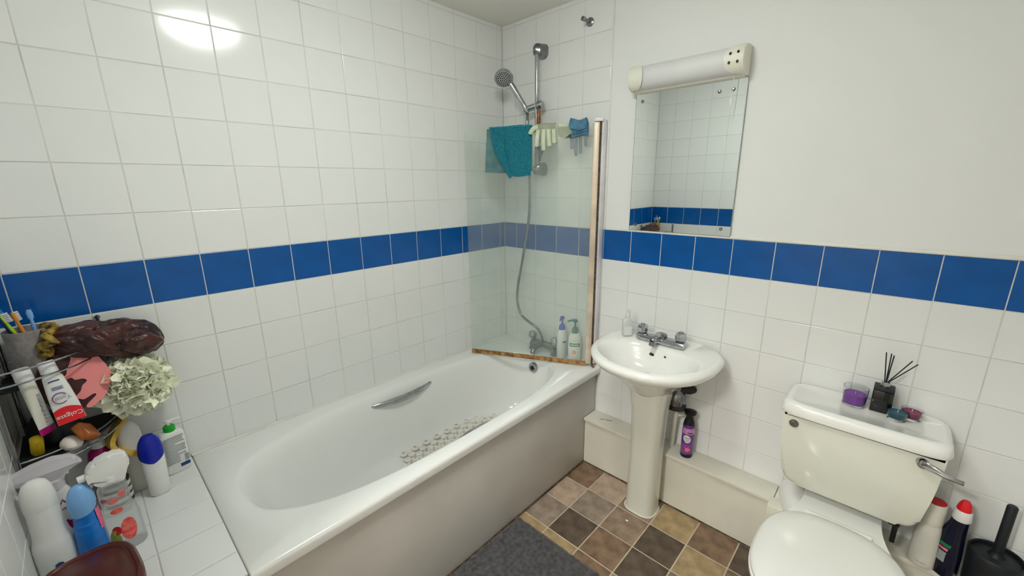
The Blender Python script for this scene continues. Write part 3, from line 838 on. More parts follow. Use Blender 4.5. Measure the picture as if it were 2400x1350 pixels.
for i in range(13):
    t = -1+2*i/12; x = .108*t
    k = 1 if abs(t) < .97 else .9
    rings.append([Vector((x, .026*k*sgp(math.cos(q), 3), .016+.0165*k*sgp(math.sin(q), 3))) for q in [2*PI*m/20 for m in range(20)]])
loft(b, rings); obj('tap_body', b, 'chrome', tp)
for x in (-.088, .088):
    kb = obj('tap_handle', lathe(nb(), [(.013, .024), (.012, .030), (.017, .033), (.0235, .039), (.0245, .058), (.020, .069), (.010, .072), (0, .072)], 9, c=(x, 0, 0)), 'chrome', tp, smooth=20)
    obj('handle_cap', lathe(nb(), [(.011, .0715), (.010, .0745), (0, .075)], 18, c=(x, 0, 0)), 'chrome_dull', kb)
b = nb(); tube(b, spline([(0, .004, .026), (-.004, -.02, .034), (-.009, -.042, .032), (-.012, -.058, .020)], 5), [.021, .021, .020, .019, .018, .0175, .017, .0165, .016, .016, .016, .016, .016, .016, .0155, .015], 16)
obj('spout', b, 'chrome', tp)
obj('spout_collar', lathe(nb(), [(.016, .028), (.027, .030), (.027, .040), (.022, .046), (.012, .050), (0, .050)], 24), 'chrome_dull', tp)
obj('aerator', tube(nb(), [(-.012, -.058, .024), (-.013, -.062, .004)], .0135, 16), 'chrome_dull', tp)
tr_ = thing('basin_trap', 'waste trap and white pipe beside the basin pedestal', 'pipe', (BX, 0, 0))
obj('trap_bottle', lathe(nb(), [(0, .50), (.030, .503), (.038, .515), (.038, .575), (.03, .59), (.02, .60), (.02, .66)], 28, c=(.075, -.075, 0)), 'chrome_dull', tr_)
obj('trap_ring', lathe(nb(), [(.036, .508), (.043, .510), (.043, .526), (.038, .530)], 28, c=(.075, -.075, 0)), 'rubber', tr_)
obj('trap_elbow', tube(nb(), [(.075, -.075, .60), (.12, -.05, .60), (.125, -.02, .595)], .018, 14), 'rubber', tr_)
obj('waste_pipe', tube(nb(), spline([(.078, -.06, .52), (.066, -.045, .42), (.058, -.036, .30), (.056, -.034, ZBOX)], 5), .0115, 14), 'offwhite_plastic', tr_)
b = nb(); tube(b, [(.066, -.045, .452), (.092, -.035, .462), (.102, -.02, .464)], .010, 10)
obj('pipe_tee', b, 'offwhite_plastic', tr_)
sz = thing('hand_gel_bottle', 'small clear hand gel bottle on the basin corner', 'bottle', (.915, -.118, .812), facing((.915, -.118, 0), .35))
rgs = [sup(z, -a, a, -b_, b_, 4, 28) for z, a, b_ in ((0, .020, .013), (.003, .022, .015), (.07, .022, .015), (.082, .019, .013), (.09, .011, .010), (.097, .0105, .0105))]
obj('body', loft(nb(), rgs), 'sanitizer', sz)
obj('gel_label', bx(-.0185, .0185, -.0158, -.0152, .008, .050), 'diffuser', sz)
obj('flip_cap', lathe(nb(), [(.0125, .096), (.0125, .114), (.0115, .117), (0, .118)], 20), 'frost_plastic', sz)
obj('cap_top', lathe(nb(), [(.009, .117), (.009, .128), (0, .130)], 16), 'clear_plastic', sz)

# air freshener on the boxing
af = thing('air_freshener', 'purple air freshener spray can beside the basin pedestal', 'spray can', (1.222, -.062, ZBOX), facing((1.222, -.062, 0)))
def afr(z): return .026 if z < .135 else .026-.006*min(1, (z-.135)/.05)
obj('can', lathe(nb(), [(0, 0), (.024, 0), (.026, .003), (.026, .135), (.024, .158), (.0225, .165)], 32), 'purple_can', af)
obj('base_ring', lathe(nb(), [(.0255, 0), (.0266, .002), (.0266, .014), (.0262, .016)], 32), 'navy', af)
obj('spray_cap', lathe(nb(), [(.0255, .150), (.0255, .160), (.022, .180), (.0165, .195), (.0165, .205), (.024, .214), (.0275, .222), (.026, .230), (.016, .234), (0, .2345)], 28, 1, .85), 'black', af)
o = obj('upper_print', patch(nb(), .026, -1.0, 1.35, .122, .150, rz=afr, m=4), 'flower_pink', af)
MATS['lilac'] = M('lilac', (176, 120, 176), .35, col2=(206, 150, 190), scale=60)
o.data.materials[0] = MATS['lilac']
rnd = lambda q: 1-.12*math.sin(q)*math.cos(q)
obj('badge', disc_on_cyl(nb(), .026, -.1, .098, .017, .019, 28, .0012, rnd), 'white_plastic', af)
lettering('badge_lettering', 'febreze', .0085, 'ink_black', af, RZ(-.1) @ TR(0, 0, .104), bend=.0276)
marks('badge_small_print', .021, .0026, 'ink_grey', af, RZ(-.1) @ TR(0, 0, .096), bend=.0277, rows=3)
marks('top_print', .021, .0052, 'navy', af, RZ(.35) @ TR(0, 0, .130), bend=.0268)
obj('flower_print', disc_on_cyl(nb(), .026, .15, .045, .014, .015, 40, .001, lambda q: .82+.2*math.cos(5*q)), 'flower_pink', af)

# ------------------------------------------------------------------ toilet
TX = 1.79
to = thing('toilet', 'white close-coupled toilet with lowered lid', 'toilet', (TX, 0, 0))
pan = [sup(.001, -.115, .115, -.60, -.14, 2.6), sup(.03, -.112, .112, -.595, -.14, 2.6), sup(.12, -.100, .100, -.57, -.15, 2.6), sup(.22, -.115, .115, -.60, -.16, 2.5),
       sup(.31, -.158, .158, -.71, -.20, 2.4), sup(.37, -.176, .176, -.742, -.25, 2.4), sup(.398, -.178, .178, -.747, -.27, 2.4), sup(.402, -.170, .170, -.738, -.28, 2.4)]
p_ = obj('pan', loft(nb(), pan), 'ceramic', to, smooth=55)
b = nb(); pl = rpoly([(-.110, -.012), (-.108, -.235), (-.165, -.40), (.165, -.40), (.108, -.235), (.110, -.012)], [.02, .07, .03, .03, .07, .02], 6)
vs0 = [Vector((x, y, .30)) for x, y in pl]; vs1 = [Vector((x, y, .405)) for x, y in pl]; vs2 = [Vector((x*.97, -.15+(y+.15)*.97, .412)) for x, y in pl]
loft(b, [vs0, vs1, vs2]); obj('pan_shelf', b, 'ceramic', to, smooth=50)
obj('seat_ring', loft(nb(), [sup(.403, -.183, .183, -.752, -.305, 2.5), sup(.409, -.187, .187, -.756, -.302, 2.5), sup(.418, -.187, .187, -.756, -.302, 2.5), sup(.421, -.183, .183, -.751, -.306, 2.5)]), 'seat_plastic', to)
obj('seat_lid', loft(nb(), [sup(.4225, -.181, .181, -.749, -.306, 2.5), sup(.427, -.185, .185, -.753, -.303, 2.5), sup(.434, -.184, .184, -.752, -.304, 2.5), sup(.441, -.175, .175, -.741, -.315, 2.5), sup(.446, -.137, .137, -.69, -.36, 2.4), sup(.448, -.05, .05, -.57, -.48, 2.2)]), 'seat_plastic', to, smooth=60)
b = nb(); tube(b, [(-.085, -.298, .422), (.085, -.298, .422)], .011, 14); obj('hinge_bar', b, 'seat_plastic', to)
cis = rpoly([(-.206, .722), (-.200, .60), (-.178, .447), (.178, .447), (.200, .60), (.206, .722)], [.004, .05, .045, .045, .05, .004], 7)
obj('cistern', prism(nb(), cis, -.205, -.012, None, .014, 3), 'ceramic_cream', to, smooth=50)
def lring(z, a, y0, y1): return sup(z, -a, a, y0, y1, 7, 72)
cl = obj('cistern_lid', loft(nb(), [lring(.716, .206, -.208, -.010), lring(.718, .216, -.219, -.004), lring(.728, .219, -.222, -.003), lring(.752, .213, -.217, -.004), lring(.7595, .206, -.211, -.006), lring(.7615, .198, -.203, -.010),
                                   lring(.7605, .190, -.193, -.018), lring(.757, .186, -.189, -.022), lring(.7565, .05, -.12, -.09)]), 'ceramic', to, smooth=50)
obj('flush_boss', lathe(nb(), [(0, .008), (.010, .008), (.014, .004), (.015, 0)], 22, mx=TR(-.170, -.2045, .683) @ RX(PI/2)), 'chrome_dull', to)
lv = obj('lever_boss', lathe(nb(), [(0, .020), (.011, .020), (.013, .014), (.015, 0)], 20, mx=TR(.156, -.2045, .690) @ RX(PI/2)), 'chrome', to)
b = nb(); Q = spline([(.150, -.226, .694), (.158, -.234, .699), (.182, -.243, .697), (.212, -.249, .690), (.240, -.252, .688)], 6)
rings = []
for i, q in enumerate(Q):
    t = i/(len(Q)-1); hh = .007+.004*math.sin(PI*min(1, t*1.2)); ww = .005
    rings.append([q+Vector((0, ww*math.cos(a), hh*math.sin(a))) for a in [2*PI*k/12 for k in range(12)]])
loft(b, rings); obj('lever_arm', b, 'chrome', lv)
b = nb(); box(b, (.135, -.13, .425), (.03, .05, .035), .004); box(b, (.14, -.15, .38), (.014, .014, .07), .003)
obj('cistern_bracket', b, 'black', to)
# candles and diffuser on the cistern lid
ZL = .7568
def candle(name, label, x, y, r, h, wax, hw, wr_):
    t = thing(name, label, 'candle', (x, y, ZL), 0, None)
    obj('glass_cup', lathe(nb(), [(0, 0), (r*.86, 0), (r*.96, .004), (r, h*.5), (r*1.03, h), (r*.985, h), (r*.95, h*.5), (r*.88, .008), (0, .007)], 36), 'glass_clear', t)
    w_ = obj('wax', lathe(nb(), [(0, .008), (r*.86, .009), (r*.93, hw*.6), (r*.93, hw), (r*.8, hw-.001), (0, hw-.0015)], 32), wax, t)
    obj('wick', tube(nb(), [(0, 0, hw-.002), (.001, 0, hw+.007)], .0011, 6), 'wick', t)
    return t
candle('candle', 'large purple candle in a clear glass on the cistern', 1.762, -.072, .034, .066, 'wax_purple', .042, 0)
candle('candle', 'small teal candle in front of the reed diffuser', 1.874, -.098, .026, .032, 'wax_teal', .026, 0)
candle('candle', 'small plum candle behind the teal one', 1.908, -.062, .026, .032, 'wax_plum', .026, 0)
rd = thing('reed_diffuser', 'square black reed diffuser between the cistern candles', 'diffuser', (1.832, -.058, ZL), facing((1.832, -.058, 0), .02))
rb_ = nb(); box(rb_, (0, 0, .038), (.054, .054, .076), .003); obj('bottle', rb_, 'black_glossy', rd)
b = nb(); box(b, (0, 0, .0815), (.053, .053, .011), .003); obj('shoulder', b, 'black_soft', rd)
obj('neck', lathe(nb(), [(.0125, .085), (.0125, .098), (.0115, .104), (.007, .105)], 20), 'chrome', rd)
for x, y, dx, dy, L in ((-.003, 0, -.012, .002, .105), (0, .002, -.002, -.004, .105), (.001, -.002, .004, .002, .100), (.002, 0, .048, .0, .094), (.003, .001, .062, .012, .082)):
    obj('reed', tube(nb(), [(x*.4, y*.4, .06), (x, y, .100), (x+dx, y+dy, .100+L)], .0017, 7), 'black', rd)

# cleaning bottles right of the toilet
wbn = thing('cleaner_bottle', 'off-white cleaner bottle with red open top right of the toilet', 'bottle', (2.010, -.100, ZBOX), facing((2.0, -.092, 0))); wbn.scale = (.95, .95, .92)
obj('body', lathe(nb(), [(0, 0), (.034, 0), (.037, .004), (.036, .03), (.034, .09), (.031, .15), (.028, .17), (.026, .178)], 32, 1, .85), 'offwhite_plastic', wbn)
obj('neck_sleeve', lathe(nb(), [(.026, .172), (.0285, .180), (.028, .232), (.0275, .258), (.024, .259)], 30, 1, .95), 'offwhite_plastic', wbn)
obj('red_top', lathe(nb(), [(.025, .254), (.0255, .2605), (.023, .2625), (0, .2615)], 28, 1, .95), 'dark_red', wbn)
marks('small_print', .026, .003, 'ink_grey', wbn, Matrix.Diagonal((1, .85, 1, 1)) @ TR(0, 0, .022), bend=.0375)
nbt = thing('toilet_cleaner', 'dark navy toilet cleaner bottle with white collar and red cap', 'bottle', (2.060, -.104, ZBOX), facing((2.06, -.118, 0), -.5)); nbt.scale = (.9, .9, .92)
b = nb(); loft(b, [sup(z, -a+dx, a+dx, -b_, b_, 2.6, 30) for z, a, b_, dx in ((0, .034, .022, 0), (.004, .037, .025, 0), (.09, .036, .025, 0), (.15, .032, .024, 0), (.185, .027, .022, .003), (.215, .022, .020, .008), (.235, .021, .020, .010))])
obj('body', b, 'navy', nbt)
mt = TR(.010, 0, .232)
obj('collar', lathe(nb(), [(.0225, 0), (.0245, .004), (.0215, .034), (.019, .038)], 24, mx=mt), 'white_plastic', nbt)
obj('cap', lathe(nb(), [(.019, .036), (.019, .044), (.015, .062), (.010, .072), (0, .0735)], 12, mx=mt), 'red', nbt, smooth=20)
for z0, z1, mt_ in ((.118, .132, 'label_green'), (.104, .114, 'flower_pink'), (.058, .098, 'ink_grey')):
    b = nb(); patch(b, .036, -.35, .55, z0, z1, 1, .70); obj('label_patch', b, mt_, nbt)
# toilet brush
tbx = thing('toilet_brush', 'matt charcoal toilet brush in its round holder by the wall', 'toilet brush', (2.156, -.094, ZBOX)); tbx.scale = (.97, .97, .95)
obj('holder', lathe(nb(), [(0, 0), (.052, 0), (.056, .004), (.060, .10), (.062, .136), (.059, .141), (.056, .138), (.0555, .128)], 40), 'black_soft', tbx)
obj('lid_disc', lathe(nb(), [(.0555, .128), (.05, .131), (.02, .134), (.013, .146), (.0125, .15)], 36), 'black_soft', tbx)
obj('brush_handle', lathe(nb(), [(.0125, .14), (.0120, .20), (.0120, .318), (.010, .322), (0, .3225)], 20), 'black_soft', tbx)

# ------------------------------------------------------------------ bath rug
b = nb(); nxg, nyg = 90, 130
X0, X1, Y0, Y1 = .697, 1.135, -1.42, -.648
g = []
for j in range(nyg+1):
    row = []
    for i in range(nxg+1):
        x = X0+(X1-X0)*i/nxg; y = Y0+(Y1-Y0)*j/nyg
        e = min(i, nxg-i, j*1.0, nyg-j)
        z = .003+.011*min(1, (e/2.5))**.6+.0035*noise.noise((x*70, y*70, 0))+.002*RN.random()
        if e == 0: z = .001
        k = .004*noise.noise((x*40, y*40, 5))
        row.append(b.verts.new((x+(k if e < 2 else 0), y+(k if e < 2 else 0), z)))
    g.append(row)
for j in range(nyg):
    for i in range(nxg): b.faces.new((g[j][i], g[j][i+1], g[j+1][i+1], g[j+1][i]))
tag(obj('bath_rug', b, 'mat_grey', smooth=60), 'dark grey fluffy bath rug on the floor beside the tub', 'rug')
b = nb(); box(b, (1.078, -.325, .0015), (.012, .008, .002), .0005, 1, TR(0, 0, 0))
tag(obj('paper_scrap', b, 'white_plastic'), 'tiny white paper scrap on the floor tiles before the pedestal', 'paper')

# ------------------------------------------------------------------ corner caddy on the near ledge
CX0, CY0, CR = 0.004, YN+.004, .215
def arc(r, z, n=20, a0=0, a1=PI/2): return [(CX0+r*math.cos(a0+(a1-a0)*k/n), CY0+r*math.sin(a0+(a1-a0)*k/n), z) for k in range(n+1)]
cd_ = thing('corner_caddy', 'chrome wire corner caddy with black shelves in the near corner', 'shelf', (0, 0, 0))
def qplate(r, z0, z1):
    b = nb(); P = [(CX0, CY0)]+[(p[0], p[1]) for p in arc(r, 0)]
    return loft(b, [[Vector((x, y, z0)) for x, y in P], [Vector((x, y, z1)) for x, y in P]])
obj('lower_shelf', qplate(CR-.004, .806, .812), 'black_soft', cd_, smooth=20)
obj('cup_shelf', qplate(.135, .994, .999), 'black_soft', cd_, smooth=20)
for r, z in ((CR, .825), (CR, .792), (CR, 1.070), (CR, 1.036)):
    obj('front_rail', tube(nb(), arc(r, z), .0026, 8), 'chrome', cd_)
for x, y in ((CX0+CR, CY0+.004), (CX0+.005, CY0+CR), (CX0+.012, CY0+.012)):
    p = obj('post', tube(nb(), [(x, y, .552), (x, y, 1.125)], .0048, 10), 'chrome_dull', cd_)
    obj('post_knob', lathe(nb(), [(.004, 0), (.008, .004), (.008, .010), (0, .014)], 12, c=(x, y, 1.123)), 'chrome', p)
obj('back_wire', tube(nb(), [(CX0+CR, CY0+.004, 1.04), (CX0+.02, CY0+.004, 1.04)], .002, 6), 'chrome', cd_)
obj('back_wire', tube(nb(), [(CX0+.004, CY0+CR, 1.04), (CX0+.004, CY0+.02, 1.04)], .002, 6), 'chrome', cd_)

# tumbler and toothbrushes
CUP = Vector((.078, -1.972, .9995))
cp = tag(obj('toothbrush_cup', lathe(nb(), [(0, 0), (.036, 0), (.038, .003), (.0445, .145), (.0425, .146), (.0405, .140), (.036, .01), (0, .008)], 40), 'grey_stone', None, CUP),
         'grey stone tumbler holding toothbrushes in the caddy', 'cup')
def toothbrush(label, a, b, mat, bmat, side, hl=.028):
    """a = foot inside the cup, b = head tip (world)"""
    t = thing('toothbrush', label, 'toothbrush', a)
    m = along((0, 0, 0), Vector(b)-Vector(a)); L = (Vector(b)-Vector(a)).length
    m = m @ RZ(side)
    def ell(z, w_, d): return [m @ Vector((w_*math.cos(q), d*math.sin(q), z)) for q in [2*PI*k/12 for k in range(12)]]
    obj('handle', loft(nb(), [ell(0, .004, .004), ell(L*.4, .006, .005), ell(L*.75, .0042, .004), ell(L-hl, .0034, .003), ell(L-hl*.8, .006, .003), ell(L-hl*.3, .0066, .003), ell(L, .003, .002)]), mat, t)
    bb = nb()
    for i in range(6):
        for j in (-1, 0, 1):
            lathe(bb, [(.0016, 0), (.0017, .011)], 6, mx=m @ TR(j*.0036, .002, L-hl*.86+hl*.78*i/5) @ RX(-PI/2))
    obj('bristles', bb, bmat, t)
CUPF = lambda dx, dy: (CUP.x+dx, CUP.y+dy, CUP.z+.012)
toothbrush('toothbrush with clear blue head standing upright in the grey cup', CUPF(.006, .02), (.080, -1.957, 1.197), 'pale_blue', 'sky_bristle', 2.2)
toothbrush('lime green toothbrush with white bristles leaning left in the cup', CUPF(.0, .014), (.105, -2.005, 1.200), 'lime', 'white_plastic', -.6)
toothbrush('orange toothbrush arching out of the grey cup', CUPF(.012, .018), (.094, -1.985, 1.198), 'orange', 'white_plastic', 1.0)
toothbrush('blue toothbrush furthest left in the grey cup', CUPF(-.012, .010), (.070, -2.020, 1.212), 'ink_blue', 'sky_bristle', .4)

# toothpaste tubes
def ptube(name, label, end, cap, half, mat, turn=0):
    end = Vector(end); cap = Vector(cap); d = (cap-end); L = d.length; z = d.normalized()
    tc = (CAM-end); y = -(tc-z*tc.dot(z)).normalized(); x = y.cross(z)
    m = Matrix((x, y, z)).transposed().to_4x4() @ RZ(turn)
    t = thing(name, label, 'toothpaste', end)
    rt = .017
    def ring(s_, w_, d_): return [m @ Vector((w_*sgp(math.cos(q), 2.2), d_*sgp(math.sin(q), 2.2), s_)) for q in [2*PI*k/28 for k in range(28)]]
    Ls = L-.042
    obj('tube_body', loft(nb(), [ring(0, half, .0012), ring(.008, half, .0014), ring(Ls*.35, half*.97, .006), ring(Ls*.7, half*.86, .011), ring(Ls, half*.72, .0145), ring(Ls+.008, .014, .0135), ring(Ls+.013, .010, .010)]), mat, t)
    obj('tube_cap', lathe(nb(), [(.0115, Ls+.010), (.0175, Ls+.012), (.0165, L), (.0145, L+.003), (0, L+.003)], 24, mx=m), 'white_plastic', t)
    def surf(s_):
        f = s_/Ls
        return -(.0016+.011*min(1, f/.7) if f < .7 else .0118+.003*(f-.7)/.3)-.0006
    return t, m, L, Ls, surf
t, m, L, Ls, surf = ptube('toothpaste_tube', 'white toothpaste tube with red base band standing in the caddy', (.200, -1.930, .893), (.158, -1.950, 1.062), .0275, 'white_plastic')
def on_tube(bm_poly, off=0):
    b = nb(); V = [b.verts.new(m @ Vector((x, surf(max(0, s_))-off, s_))) for x, s_ in bm_poly]
    return b, V
b = nb(); g = []
for i in range(13):
    x = -.0268+.0536*i/12; top = .046-.010*((x+.004)/.027)**2; g.append([b.verts.new(m @ Vector((x, surf(top*k/4)-.0002+.004*abs(x/.0275)**6*min(1, k/3), top*k/4))) for k in range(5)])
for i in range(12):
    for k in range(4): b.faces.new((g[i][k], g[i+1][k], g[i+1][k+1], g[i][k+1]))
obj('red_band', b, 'red', t)
sl0 = math.atan2(surf(.03)-surf(.01), .02)
def tube_text(name, body, size, mat, s_, x=0, off=.0012):
    ang = math.atan2(-(surf(s_+.01)-surf(s_-.008)), .018)
    return lettering(name, body, size, mat, t, m @ TR(x, surf(s_)-off, s_) @ RX(ang) @ RY(PI))
tube_text('brand_lettering', 'Colgate', .0165, 'white_plastic', .020)
tube_text('range_lettering', 'Total', .0150, 'ink_grey', .072, .002, .0016)
marks('small_print', .022, .0020, 'ink_blue', t, m @ TR(0, surf(.104)-.0012, .104) @ RX(.09), rows=3)
b = nb(); Q = [m @ Vector((-.003+.0145*math.cos(q), surf(.072+.0145*math.sin(q))-.0006, .072+.0145*math.sin(q))) for q in [PI*.15+2*PI*.78*k/28 for k in range(29)]]
tube(b, Q, .0012, 6); obj('logo_ring', b, 'ring_pink', t)
b = nb(); tube(b, [m @ Vector((x, surf(.120)-.0006, .120+.002*math.cos(x*80))) for x in (-.012, -.004, .004, .010)], .0016, 6); obj('blue_dash', b, 'ink_blue', t)
t, m, L, Ls, surf = ptube('toothpaste_tube', 'slim off-white toothpaste tube with magenta tip left of the red-banded tube', (.188, -1.978, .876), (.172, -1.994, 1.060), .021, 'offwhite_plastic', .75)
b = nb(); loft(b, [[m @ Vector((w_*math.cos(q), d_*math.sin(q), s_)) for q in [2*PI*k/20 for k in range(20)]] for s_, w_, d_ in ((-.001, .0215, .0016), (.018, .0214, .0032))]); obj('tip_band', b, 'magenta', t)
marks('print', .085, .0085, 'ink_grey', t, m @ TR(.002, surf(.07)-.0030, .07) @ RY(PI/2))

# pink and brown dripping-icing wash pad
pk = thing('icing_wash_pad', 'round brown pad with dripping pink icing pattern in the caddy', 'sponge', (.125, -1.897, .985))
PKL = Vector((.125, -1.897, .985)); tc = (CAM-PKL).normalized(); yv = -tc; xv = yv.cross(Vector((0, 0, 1))).normalized(); zv = xv.cross(yv).normalized()
pm = Matrix((xv, yv, zv)).transposed().to_4x4()
def px2l(px, py): return ((px-187)/800.0, (890-py)/770.0)
ell = [( -.012+.070*sgp(math.cos(q), 2.4), .086*sgp(math.sin(q), 2.4)) for q in [2*PI*k/40 for k in range(40)]]
obj('pad', prism(nb(), ell, -.010, .014, pm, .007, 3), 'choc', pk)
dr = [(178.7, 828), (181, 841), (177, 853), (170.7, 865), (166.7, 876), (157, 878.7), (152, 884), (160, 888), (173, 884), (178.7, 890.7), (190.7, 892), (196, 898.7), (186.7, 906.7), (181, 918.7), (165, 932),
      (176, 933), (184, 937), (200, 930.7), (204, 934.7), (188, 948), (184, 955), (194, 957), (221, 938), (236, 902), (236, 881), (222, 846), (205, 829), (190, 824)]
drs = [(q.x, q.y) for q in spline([Vector((*px2l(*p), 0)) for p in dr+dr[:1]], 4)[:-1]]
obj('icing', prism(nb(), drs, -.0135, -.008, pm), 'pink', pk, smooth=20)

# brown satin bonnet on top
b = nb(); nu, nv = 150, 64; rings = []
bm_ = TR(.084, -1.824, 1.072) @ RX(-.28)
def crease(p): return min(1, abs(noise.noise(p))*2.2)**.7
for j in range(nv+1):
    t_ = -1+2*j/nv; y = .132*t_
    r0 = max(.02, 1-abs(t_)**(2.0 if t_ < 0 else 5.0))**.5*(1-.10*t_*t_)
    ring = []
    for i in range(nu):
        a = 2*PI*i/nu; ca, sa = math.cos(a), math.sin(a)
        q = Vector((ca*r0*1.15, sa*r0*.95, t_*1.9))*1.15+Vector((0, 0, ca*.9+sa*.5))
        w_ = 1+.22*(crease(q*.85)-.6)+.13*(crease(q*1.5+Vector((3, 1, 0)))-.6)+.05*(crease(q*3+Vector((1, 7, 0)))-.6)
        if t_ < -.4: w_ += .10*math.sin(11*a)*min(1, (-.4-t_)/.5)
        flat = .062 if sa > 0 else .050
        ring.append(bm_ @ Vector((.070*r0*w_*ca, y+.010*noise.noise((ca*2, sa*2, t_*3)), flat*r0*w_*sa)))
    rings.append(ring)
loft(b, rings)
bo = tag(obj('satin_bonnet', b, 'bonnet', smooth=60), 'dark brown satin hair bonnet lying on top of the caddy', 'bonnet')
b = nb(); Q = []
for k in range(33):
    a = 2*PI*k/32; Q.append(bm_ @ Vector((.047*math.cos(a)*(1+.12*math.sin(5*a)), -.118+.010*math.sin(7*a), .038*math.sin(a)*(1+.1*math.sin(6*a)))))
tube(b, Q[:-1], [.011+.003*math.sin(k*1.9) for k in range(32)], 9, closed=True)
obj('patterned_band', b, 'bonnet_band', bo)

# cream bath pouf
pf = thing('bath_pouf', 'cream net bath pouf hanging beside the caddy', 'bath pouf', (.092, -1.786, .915))
b = nb()
for k in range(420):
    zc = 1-2*(k+.5)/420; ph = k*2.39996; d = Vector((math.sqrt(1-zc*zc)*math.cos(ph), math.sqrt(1-zc*zc)*math.sin(ph), zc))
    d = (d+Vector((RN.uniform(-.2, .2), RN.uniform(-.2, .2), RN.uniform(-.2, .2)))).normalized()
    q = d.to_track_quat('Z', 'Y').to_matrix().to_4x4(); rr = RN.uniform(.060, .084); sz_ = RN.uniform(.016, .030); ph0 = RN.uniform(0, 6); nn = RN.choice((3, 4, 5))
    mm = TR(*(d*rr)) @ q @ RX(RN.uniform(-1.2, 1.2)) @ RY(RN.uniform(-1.2, 1.2))
    c = b.verts.new(mm @ Vector((0, 0, -.02))); r1 = []; r2 = []
    for i in range(14):
        a = 2*PI*i/14
        r1.append(b.verts.new(mm @ Vector((sz_*.55*math.cos(a), sz_*.55*math.sin(a), -.006+.006*math.sin(nn*a+ph0)))))
        r2.append(b.verts.new(mm @ Vector((sz_*math.cos(a), sz_*math.sin(a), .004+.011*math.sin(nn*a+ph0+.5)))))
    for i in range(14):
        j = (i+1) % 14; b.faces.new((c, r1[i], r1[j])); b.faces.new((r1[i], r2[i], r2[j], r1[j]))
obj('net_ruffles', b, 'pouf', pf, smooth=60)
obj('core', lathe(nb(), [(.066*math.sin(PI*k/12), -.066*math.cos(PI*k/12)) for k in range(13)], 20), 'pouf', pf)
obj('hanging_cord', tube(nb(), spline([(-.03, -.05, .05), (-.045, -.075, .10), (-.060, -.085, .155)], 5), .002, 6), 'white_plastic', pf)

# amber flask, round soap and pouch on the lower caddy shelf
b = nb(); box(b, (0, 0, .02), (.05, .026, .062), .007, 3, RX(.5) @ RY(.9))
tag(obj('amber_flask', b, 'amber', None, (.185, -1.906, .840)), 'amber flask lying on the lower caddy shelf', 'bottle')
b = nb(); loft(b, [sup(z, -a, a, -a*.75, a*.75, 2.2, 26) for z, a in ((0, .012), (.004, .022), (.014, .0285), (.024, .026), (.033, .016), (.036, .004))])
tag(obj('soap_bar', b, 'soap_white', None, (.196, -1.945, .8125), (0, 0, .5)), 'rounded white soap bar below the toothpaste tubes', 'soap')
b = nb(); loft(b, [sup(z, -a, a, -b_, b_, 3, 32) for z, a, b_ in ((0, .05, .042), (.01, .056, .048), (.05, .052, .044), (.075, .038, .03), (.08, .02, .012))])
tag(obj('black_pouch', b, 'black_soft', None, (.085, -1.975, .8125), (0, 0, .7)), 'black wash pouch at the back of the lower caddy shelf', 'pouch')
b = nb(); loft(b, [sup(z, -a, a, -b_, b_, 2.4, 24) for z, a, b_ in ((0, .014, .010), (.004, .016, .012), (.05, .016, .012), (.056, .010, .009), (.06, .004, .004))])
tag(obj('yellow_tube', b, 'label_yellow', None, (.155, -2.012, .8125), (.0, .35, .4)), 'small yellow tube left of the white soap bar', 'tube')

# ------------------------------------------------------------------ bottles on the ledge
ZLG = .5510
def ellip(rows, n=36, e=2.2): return [sup(z, dx-a, dx+a, -b_, b_, e, n) for z, a, b_, dx in rows]
# green pump bottle, back label towards the camera
gl_ = (.062, -1.732, ZLG)
t = thing('lotion_bottle', 'flat white lotion bottle with green pump collar by the tiled wall', 'bottle', gl_, facing(gl_, .22))
obj('body', loft(nb(), ellip([(0, .032, .018, 0), (.004, .036, .021, 0), (.12, .0365, .021, 0), (.142, .035, .020, 0), (.152, .028, .017, 0), (.156, .014, .012, 0)], e=3.5)), 'white_plastic', t)
obj('collar', lathe(nb(), [(.0135, .153), (.0165, .155), (.0165, .172), (.013, .175), (.008, .176)], 24), 'green_cap', t)
p = nb(); lathe(p, [(.005, .172), (.005, .186), (.010, .187), (.010, .193), (0, .195)], 14); tube(p, [(.0, 0, .190), (.02, -.003, .192), (.034, -.005, .189)], [.0055, .005, .0035], 8)
obj('pump', p, 'white_plastic', t)
for k in range(15):
    z = .134-.0068*k; w_ = .029-.003*RN.random()-(.012 if k in (4, 9, 14) else 0)
    if k > 10: w_ = .018
    obj('print_line', bx(-.030, -.030+2*w_, -.0218, -.0212, z, z+.0032), 'ink_grey', t, smooth=0)
obj('blue_block', bx(.004, .031, -.0219, -.0212, .018, .030), 'ink_blue', t, smooth=0)
obj('barcode', bx(.020, .031, -.0219, -.0212, .036, .060), 'ink_grey', t, smooth=0)
# white bottle with cobalt cap
bl = (.160, -1.793, ZLG)
t = thing('shampoo_bottle', 'slim white bottle with cobalt blue oval cap', 'bottle', bl, facing(bl))
obj('body', loft(nb(), ellip([(0, .022, .017, 0), (.004, .026, .019, 0), (.06, .028, .020, 0), (.12, .030, .021, 0), (.16, .030, .020, 0)])), 'white_plastic', t)
b = nb(); rings = []
for j in range(10):
    f = j/9; z0 = .132+.078*f; a = .0315*(1-.55*f**3); b_ = .0225*(1-.5*f**3)
    rings.append([Vector((a*sgp(math.cos(q), 2.2), b_*sgp(math.sin(q), 2.2), z0+(.014*math.sin(q)+.012*abs(math.cos(q)))*(1-f))) for q in [2*PI*k/32 for k in range(32)]])
loft(b, rings); obj('cap', b, 'cobalt', t)
